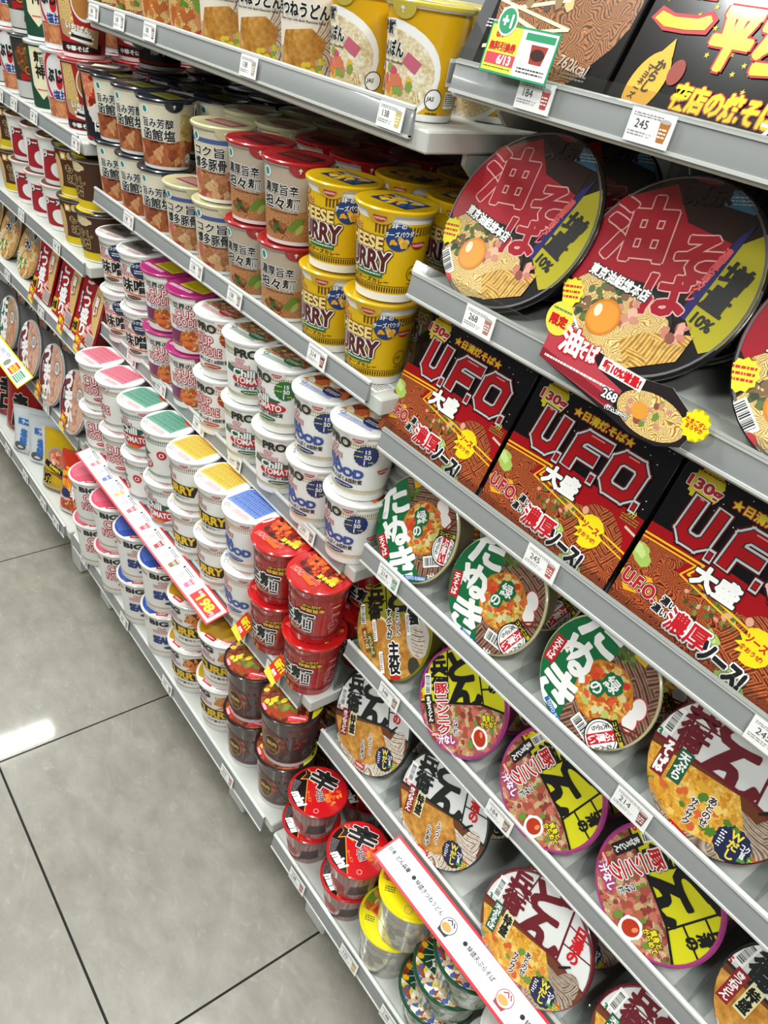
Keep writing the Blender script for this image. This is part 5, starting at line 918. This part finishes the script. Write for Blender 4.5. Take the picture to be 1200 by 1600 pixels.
def packs(shelf_, key, xs, y, name, desc, which, group, deg, backs, dp=.078):
    for x, w in zip(xs, which):
        for b in range(backs + 1):
            thing(name, '%s, %s' % (desc, w) if b == 0 else '%s, %s row behind the one %s' % (desc.split(' with')[0], ORD[b], w), 'noodle pack', tilt_at(x + (rr.uniform(-.004, .004) if b else 0), y + b * dp, ZD[shelf_] + .001, deg), P[key], group)
packs('R3', 'ufo', (.076, .260, .444, .628), .022, 'fried_noodle_pack', 'black and red fried noodle pack', ('leftmost of the row', 'second from left', 'third from left', 'rightmost of the row'), 'black and red fried noodle packs', 22, 1)
packs('R1', 'mayopack', (.082,), .052, 'mayonnaise_noodle_pack', 'dark noodle pack with mayonnaise zigzag', ('left on the upper right shelf',), 'mayonnaise noodle packs', 24, 1)
packs('R1', 'nightpack', (.271, .461), .052, 'night_stall_noodle_pack', 'black noodle pack with yellow brush letters', ('beside the mayonnaise pack', 'cut by the right picture edge'), 'black packs with yellow letters', 24, 1)
packs('L2', 'redpack', (-1.235, -1.095, -.995 + .028), -.022, 'red_noodle_pack', 'red noodle pack with white lettering', ('leftmost of three', 'middle of three', 'rightmost of three'), 'upright red packs', 18, 1)
for k, nm, xs, y, lab in (('redbag', 'red_noodle_bag', (-1.42, -1.30, -1.53, -1.40), (-.05, .02, -.05, .07), ('glossy red noodle bag at the left picture edge, nearest the rail', 'glossy red noodle bag behind the white bags', 'glossy red noodle bag furthest left in the left bay', 'glossy red noodle bag in the back row of the left bay')), ('whitebag', 'white_noodle_bag', (-1.300, -1.232, -1.165), (-.066, -.045, -.030), ('white and blue noodle bag, leftmost of three', 'white and blue noodle bag, middle of three', 'white and blue noodle bag, beside the yellow bag')),
        ('yellowbag', 'yellow_noodle_bag', (-1.10, -1.03, -1.05, -.97), (-.062, .03, .10, .09), ('yellow noodle bag with black ribbon at the front rail', 'yellow noodle bag behind the orange bag', 'yellow noodle bag in the third row back', 'yellow noodle bag behind, beside the big pink lidded cups')), ('orangebag', 'orange_noodle_bag', (-.985,), (-.06,), ('red and orange noodle bag beside the big pink lidded cup',))):
    for i, x in enumerate(xs):
        thing(nm, lab[i], 'noodle bag', Matrix.Translation((x, y[i], ZD['L4'] + .001)) @ Matrix.Rotation(math.radians((38 if k == 'whitebag' else 28) + 5 * (i % 3)), 4, 'Z') @ Matrix.Rotation(math.radians(-10), 4, 'X'), P[k], k.replace('bag', ' noodle bags'))

# ------------------------------------------------------------------ clear dividers
def divider(x, shelf_, y0, y1, h, label, flange=.036, mat_=None):
    z = ZD[shelf_]; r = .028
    prof = [(y0, .001), (y1, .001), (y1, h)] + [(y0 + r - r * math.sin(a * PI / 12), h - r + r * math.cos(a * PI / 12)) for a in range(0, 7)]
    mb = MB(); mb.prism(prof, -.0009, .0009, mat_ or ACRYL); pl = mb.mesh('plate')
    fl = MB().box(-.018, flange - .018, y0 + .004, y1, .0006, .0018, ACRYL).mesh('base_flange') if flange else None
    thing('divider', label, 'shelf divider', at(x, 0, z), [('plate', pl)] + ([('base_flange', fl)] if fl else []), 'clear shelf dividers')
for s_, xs, nm in (('R4', (.004 + .012, .142, .294, .446, .595), 'green lidded bowl'), ('R5', (.016, .146, .296, .448, .598), 'pork udon bowl'), ('R6', (.016, .166, .350, .526), 'large udon bowl')):
    for i, x in enumerate(xs):
        divider(x, s_, YF[s_] + .012, .26, .062, 'clear plastic divider on the %s shelf, %s from the left' % (nm, ORD[i]))
for s_, w in (('B', 'cheese curry'), ('C', 'seafood'), ('D', 'red spicy')):
    divider(-.0035 if s_ != 'B' else -.0035, s_, YF[s_] + .05, .40, .19 if s_ == 'B' else .10, 'tall clear end panel beside the last %s cups' % w, 0, ENDP)

# ------------------------------------------------------------------ price tags and promotion cards
def card(name, w, h, art_, backc='F4F3F0', th=.0007):
    mb = MB(); mb.box(-w * .0005, w * .0005, -h * .0005, h * .0005, -th, 0, M(backc, .4)); mb.art(art_, lambda x, y, L: (x * .001, y * .001, .00012 + .00012 * L), clipbox=(-w / 2, -h / 2, w / 2, h / 2))
    return mb.mesh(name)
_tagc = {}
def tag_mesh(num, pic):
    if (num, pic) not in _tagc:
        a = Art(); a.micro(-18, 6.5, 10, 10, MICRO, 1, 1.7); a.T(num, -8, 1.5, 6.2, INK, 2, bold=0.0); a.micro(-19, -9, -2, -3, MICRO, 1, 2.0); a.micro(-1, -9, 4, -3, M('C8C8CA'), 1, 2)
        a.poly([(8, 7), (18, 7), (16.5, -8), (9.5, -8)], M(pic), 1); a.ell(13, 6.5, 5, 1.6, M('B8B4AE'), 2); a.micro(9.5, -5, 16.5, 3, PAPER, 2, 2.6)
        _tagc[(num, pic)] = card('price_tag', 42, 24, a)
    return _tagc[(num, pic)]
def rail_mat(shelf_, x, z=None, dy=-.0022, lean=8):
    return Matrix.Translation((x, YF[shelf_] + dy, (ZB[shelf_] + .0135) if z is None else z)) @ Matrix.Rotation(math.radians(90 - lean), 4, 'X')
TAGS = dict(
 A=[(-.872, '138', '9A8A7A', 'below the red rimmed bowl cups'), (-.764, '138', '9A8A7A', 'second from the left on the top rail'), (-.649, '138', '9A7A6A', 'below the browned pork cups'), (-.349, '138', 'B8A890', 'below the fried tofu udon cups'), (-.052, '138', 'D8C06A', 'below the last champon cup')],
 B=[(-.736, '138', 'B0A898', 'below the navy lidded cups'), (-.473, '138', 'A89A88', 'below the pale lidded pork cups'), (-.349, '138', '9A8A80', 'below the left red lidded cup'), (-.129, '214', '7A3A2A', 'below the yellow curry cups')],
 C=[(-.743, '214', '5A4A40', 'below the white miso cups'), (-.610, '214', 'C87A8A', 'below the shrimp soup cups'), (-.455, '230', 'C89AA0', 'below the red badge cup'), (-.327, '230', '5A5A5A', 'below the green badge cups'), (-.110, '230', '6A6A72', 'below the navy badge cups')],
 D=[(-.204, '214', 'A8A8B0', 'right of the long white strip'), (-.094, '214', 'B85A60', 'below the last red spicy cup')],
 E=[(-.830, '225', '6A6A6A', 'below the big pink lidded cups'), (-.598, '225', '6A6A70', 'below the big blue lidded cups'), (-.387, '225', '5A5A50', 'below the big olive lidded cups'), (-.140, '215', 'B85A68', 'below the corn picture lids')],
 R1=[(.125, '184', 'B84A4A', 'half hidden by the green coupon card'), (.250, '245', 'B8742E', 'below the black pack with yellow letters')], R2=[(.128, '268', 'B87A70', 'below the first oil noodle bowl')],
 R3=[(.287, '245', 'B85A50', 'below the second red and black pack'), (.545, '245', 'B85A50', 'below the third red and black pack')], R4=[(.074, '214', '6A9A7A', 'below the first green lid'), (.470, '214', '8A4A50', 'below the maroon soba bowl')],
 R5=[(.120, '248', '8A6A50', 'below the olive udon bowl'), (.339, '184', '8A6A5A', 'below the middle pork udon bowl')], R7=[(.094, '128', 'A8485A', 'below the first red mini cups'), (.238, '132', 'C8A04A', 'below the yellow lidded wonton cups'), (.339, '148', '8A9A6A', 'below the dark green bowls')],
 L0=[(-1.40, '198', '8A7A6A', 'at the left picture edge, highest'), (-1.302, '198', '8A7A6A', 'below the dark green cups'), (-1.172, '198', '8A8A9A', 'below the white salt cups'), (-.935, '198', 'B86A6A', 'at the end of the highest left rail')], L1=[(-1.323, '118', 'A8888A', 'below the red and white cups'), (-1.086, '198', '8A7A5A', 'below the bean sprout cups')],
 L2=[(-1.438, '198', 'A8808A', 'below the tan miso bowl'), (-1.185, '198', 'A85A6A', 'below the left red pack')], L3=[(-1.139, '232', 'B86A7A', 'below the pink lidded bowls')],
 L4=[(-1.366, '498', '6A5A5A', 'below the red bag'), (-1.217, '398', '6A5A5A', 'below the white bags'), (-1.079, '398', '8A6A6A', 'below the yellow bag'), (-.987, '398', '6A5A50', 'below the orange bag')])
for s_, l in TAGS.items():
    for x, num, pic, where in l:
        o = link('price_tag', tag_mesh(num, pic), None, rail_mat(s_, x)); tag(o, 'white price tag %s, %s' % (num, where), 'price tag', 'price tags on the rails')
# long white strip with a red border, laid on the fourth rail of the middle bay
def strip(w, h, border, items, fn): 
    a = Art(); a.rect(-w / 2, -h / 2, w / 2, h / 2, M(border, .35), .5); a.rect(-w / 2 + 3, -h / 2 + 3.5, w / 2 - 3, h / 2 - 3.5, M('EEF2F4', .35), 1); fn(a); return card('promo_strip', w, h, a, border, .0012)
def f(a):
    cols = ('D8707E', '5A7AC0', 'D8B060', 'B8606A', 'C84A5A', 'B01E2A', '8A6A3A', 'C86A8A')
    for i, c in enumerate(cols):
        x = -278 + i * 62; a.ell(x, 10, 2.4, 2.4, BLACK, 2); a.micro(x + 4, 6, x + 34, 14, INK, 2, 3.4); a.micro(x + 6, -8, x + 20, 3, MICRO, 2, 3.4)
        a.poly([(x + 33, 7), (x + 50, 7), (x + 47, -11), (x + 36, -11)], M(c), 2); a.micro(x + 35, -5, x + 48, 3, PAPER, 3, 3); a.ell(x + 41.5, 7, 8.5, 2.4, M('C8B8B0'), 3)
    a.rect(222, -14, 290, 12, M('D8261E'), 2); a.T('198', 258, -1, 17, M('F4E43A'), 4, w=40, bold=0.06, out=(M('D8261E'), .1)); a.T('本体', 232, 4, 7, PAPER, 4); a.T('円', 284, -5, 8, PAPER, 4); a.micro(224, -17, 290, -15, M('B86A6A'), 2, 2)
me = strip(600, 44, 'D2303C', 8, f)
o = link('promo_strip', me, None, Matrix.Translation((-.530, -.0775, .4115)) @ Matrix.Rotation(math.radians(14), 4, 'X')); tag(o, 'long white strip with red border reading 198, lying on the rail', 'promotion strip')
def f(a):
    a.T('日清', -198, 2, 6, BLACK, 2, bold=0.02); a.T('どん兵衛', -174, 2, 7, BLACK, 2, w=26, bold=0.03)
    for x, t, c, c2 in ((-152, '特盛きつねうどん', '2A2E2A', 'C89A54'), (-50, '特盛天ぷらそば', 'A03A44', 'D8A05A'), (50, '特盛カレーうどん', '5A4A2A', 'C8A04A'), (150, '特盛きつねうどん', '2A2E2A', 'C89A54')):
        a.ell(x, 2, 3, 3, BLACK, 2); n = len(t) * 6.7; a.T(t, x + 5 + n / 2, 2, 7.4, BLACK, 2, w=n, bold=0.015); xx = x + 74
        a.poly([(xx - 10, 0), (xx + 10, 0), (xx + 7, -14), (xx - 7, -14)], M(c), 2); a.ell(xx, -1, 11, 11, M(c), 2.4); a.ell(xx, -1, 10, 10, PAPER, 2.8); a.ell(xx - 1, -4, 7.5, 5, M(c2), 3); a.line([(xx - 6, 3), (xx - 2, 7), (xx + 2, 3)], 1.6, M(c), 3.4); a.line([(xx + 2, 7), (xx + 6, 3)], 1.6, M(c), 3.4)
me = strip(420, 46, 'D2303C', 3, f)
o = link('promo_strip', me, None, Matrix.Translation((.434, -.060, .3575)) @ Matrix.Rotation(math.radians(10), 4, 'X')); tag(o, 'white strip with red border and two bowl pictures, lower right', 'promotion strip')
def f(a):
    for x in (-120, -60): a.ell(x, -4, 11, 10, M('B8A890'), 2); a.micro(x + 16, 0, x + 44, 12, INK, 2, 3.4)
    a.ell(30, -4, 12, 11, M('8A8A7A'), 2); a.micro(-10, 4, 18, 14, INK, 2, 3.4); a.rect(56, -14, 92, 14, M('D03A2A'), 2); a.T('232', 74, 0, 17, M('F0E03A'), 3, w=30, bold=0.06); a.rect(100, -16, 138, 10, M('3A9A5A'), 2); a.micro(102, -14, 136, 8, PAPER, 3, 5)
me = strip(320, 46, 'E4D81E', 3, f)
o = link('promo_strip', me, None, Matrix.Translation((-1.355, -.088, .400)) @ Matrix.Rotation(math.radians(30), 4, 'X')); tag(o, 'white strip with yellow border reading 232, left picture edge', 'promotion strip')
# small red and yellow "new" cards
a = Art(); a.rect(-20, -26, 20, 26, M('F0D83A'), .5); a.poly([(-20, -10), (20, -16), (20, 26), (-20, 26)], M('D83018'), 1); a.T('新!', 0, 10, 18, M('F4DC2A'), 3, w=30, bold=0.07, out=(M('A81A10'), .06)); a.T('発売', 0, -8, 8, PAPER, 3, bold=0.05); a.poly([(-20, -26), (20, -26), (20, -18), (-20, -12)], M('EAD94A'), 1.4)
NEW = card('new_card', 40, 52, a, 'E8D44A'); NEW.transform(Matrix.Scale(.78, 4))
for s_, x, z, ang, w in (('D', -.185, .420, 40, 'at the end of the long strip'), ('D', -.078, .418, 40, 'in front of the last red spicy cup'), ('L2', -1.229, .604, 14, 'on the left red pack'), ('L2', -1.034, .606, 14, 'on the middle red pack'), ('L2', -.935, .602, 14, 'on the right red pack'), ('L3', -1.179, .385, 14, 'left of the 232 tag'), ('L3', -1.005, .388, 14, 'beside the pink lidded cup')):
    o = link('new_card', NEW, None, Matrix.Translation((x, YF[s_] - .006, z)) @ Matrix.Rotation(math.radians(90 - ang), 4, 'X') @ Matrix.Rotation(math.radians(-8), 4, 'Z')); tag(o, 'small red and yellow new product card %s' % w, 'promotion card', 'red and yellow new cards')
a = Art(); gr = M('2E9A6A'); a.rect(-46, -22, 46, 22, gr, .5); a.rect(-44, -20, 44, 20, PAPER, 1); a.rect(-44, -20, -2, 20, M('EAE04A'), 1.4); a.T('無料引換券', -23, 2, 8, RED, 3, w=36, bold=0.05); a.T('6/7', -30, 13, 7, RED, 3, bold=0.04); a.rect(-42, -14, -2, -4, M('D84A5A'), 2); a.T('6/13', -16, -9, 8, PAPER, 3, bold=0.05); a.micro(-42, -19, -4, -15, M('2E6A4A'), 2, 2)
a.rect(4, 12, 42, 18, gr, 2); a.poly([(14, 9), (36, 9), (33, -7), (17, -7)], M('A83A2E'), 2); a.ell(25, 1, 9, 5, M('3A1A14'), 3); a.micro(4, -18, 40, -10, INK, 2, 3)
CP = card('coupon_card', 92, 44, a, '2E9A6A'); CP.transform(Matrix.Scale(.9, 4))
t = thing('coupon_card', 'green and yellow coupon card on the upper right rail', 'promotion card', Matrix.Translation((.100, YF['R1'] - .006, 1.283)) @ Matrix.Rotation(math.radians(78), 4, 'X'), [('card', CP), ('plus_one_disc', MB().art(Art().ell(-26, 24, 13, 13, PAPER, 1).ell(-26, 24, 11, 11, gr, 2).T('+1', -26, 24, 11, PAPER, 3, bold=0.06), lambda x, y, L: (x * .0009, y * .0009, .0004 + .00015 * L)).mesh('plus_one_disc'))])
a = Art(); bk = M('1E1416'); a.poly([(-92, 20), (-60, 22), (20, 14), (60, 20), (84, 8), (96, -10), (92, -24), (70, -34), (40, -36), (-92, -12)], bk, .5); a.poly([(-92, 22), (-92, -12), (10, -26), (14, -4), (-20, 4), (-40, 20)], M('B8404A'), 1); a.poly([(-92, -2), (10, -16), (10, -24), (-92, -12)], M('8C1E2A'), 2); a.micro(-86, -10, 6, -4, PAPER, 3, 5)
a.T('油', -62, 16, 26, PAPER, 4, bold=0.05, out=(RED, .06)); a.T('そば', -38, 14, 18, PAPER, 4, w=22, bold=0.05, out=(RED, .06)); a.box(6, 10, 52, 13, -2, PAPER, 3); a.T('麺10%増量!', 6, 10, 10, RED, 5, w=46, bold=0.06, rot=-2)
a.ell(52, -12, 38, 20, NOODLE, 2); a.ell(40, -12, 9, 8, M('E09A3A', .3, .5), 4); a.bits(52, -10, 28, 12, [M('C88A74'), M('6A8A3A'), M('8A4A3A')], 16, 4, 3); a.T('268', 4, -13, 9, PAPER, 5, bold=0.03, out=(BLACK, .1)); a.T('(税込289円)', 18, -24, 6, PAPER, 5, bold=0.02, out=(BLACK, .1))
a.ell(-86, 30, 17, 17, M('EAD84A'), 3); a.T('限定', -86, 28, 11, RED, 5, bold=0.07); a.micro(-98, 36, -74, 42, M('3A8A5A'), 5, 4); a.star(96, 0, 15, M('F0DC1A'), 5, 12, .8); a.T('たまごダレ\nまろやか', 96, 0, 10, RED, 6, w=22, bold=0.04)
mb = MB(); mb.art(a, lambda x, y, L: (x * .00088, y * .00088, .0006 + .00012 * L)); mb.art(Art().poly([(-92, 20), (-60, 22), (20, 14), (60, 20), (84, 8), (96, -10), (92, -24), (70, -34), (40, -36), (-92, -12)][::-1], M('D8D8D4'), 0), lambda x, y, L: (x * .00088, y * .00088, 0))
o = link('promo_card', mb.mesh('promo_card'), None, Matrix.Translation((.300, YF['R2'] - .007, 1.066)) @ Matrix.Rotation(math.radians(76), 4, 'X')); tag(o, 'oil noodle promotion card with yellow circle on the clear rail', 'promotion card')

# lettering helper is no longer needed
bpy.data.objects.remove(_tob)
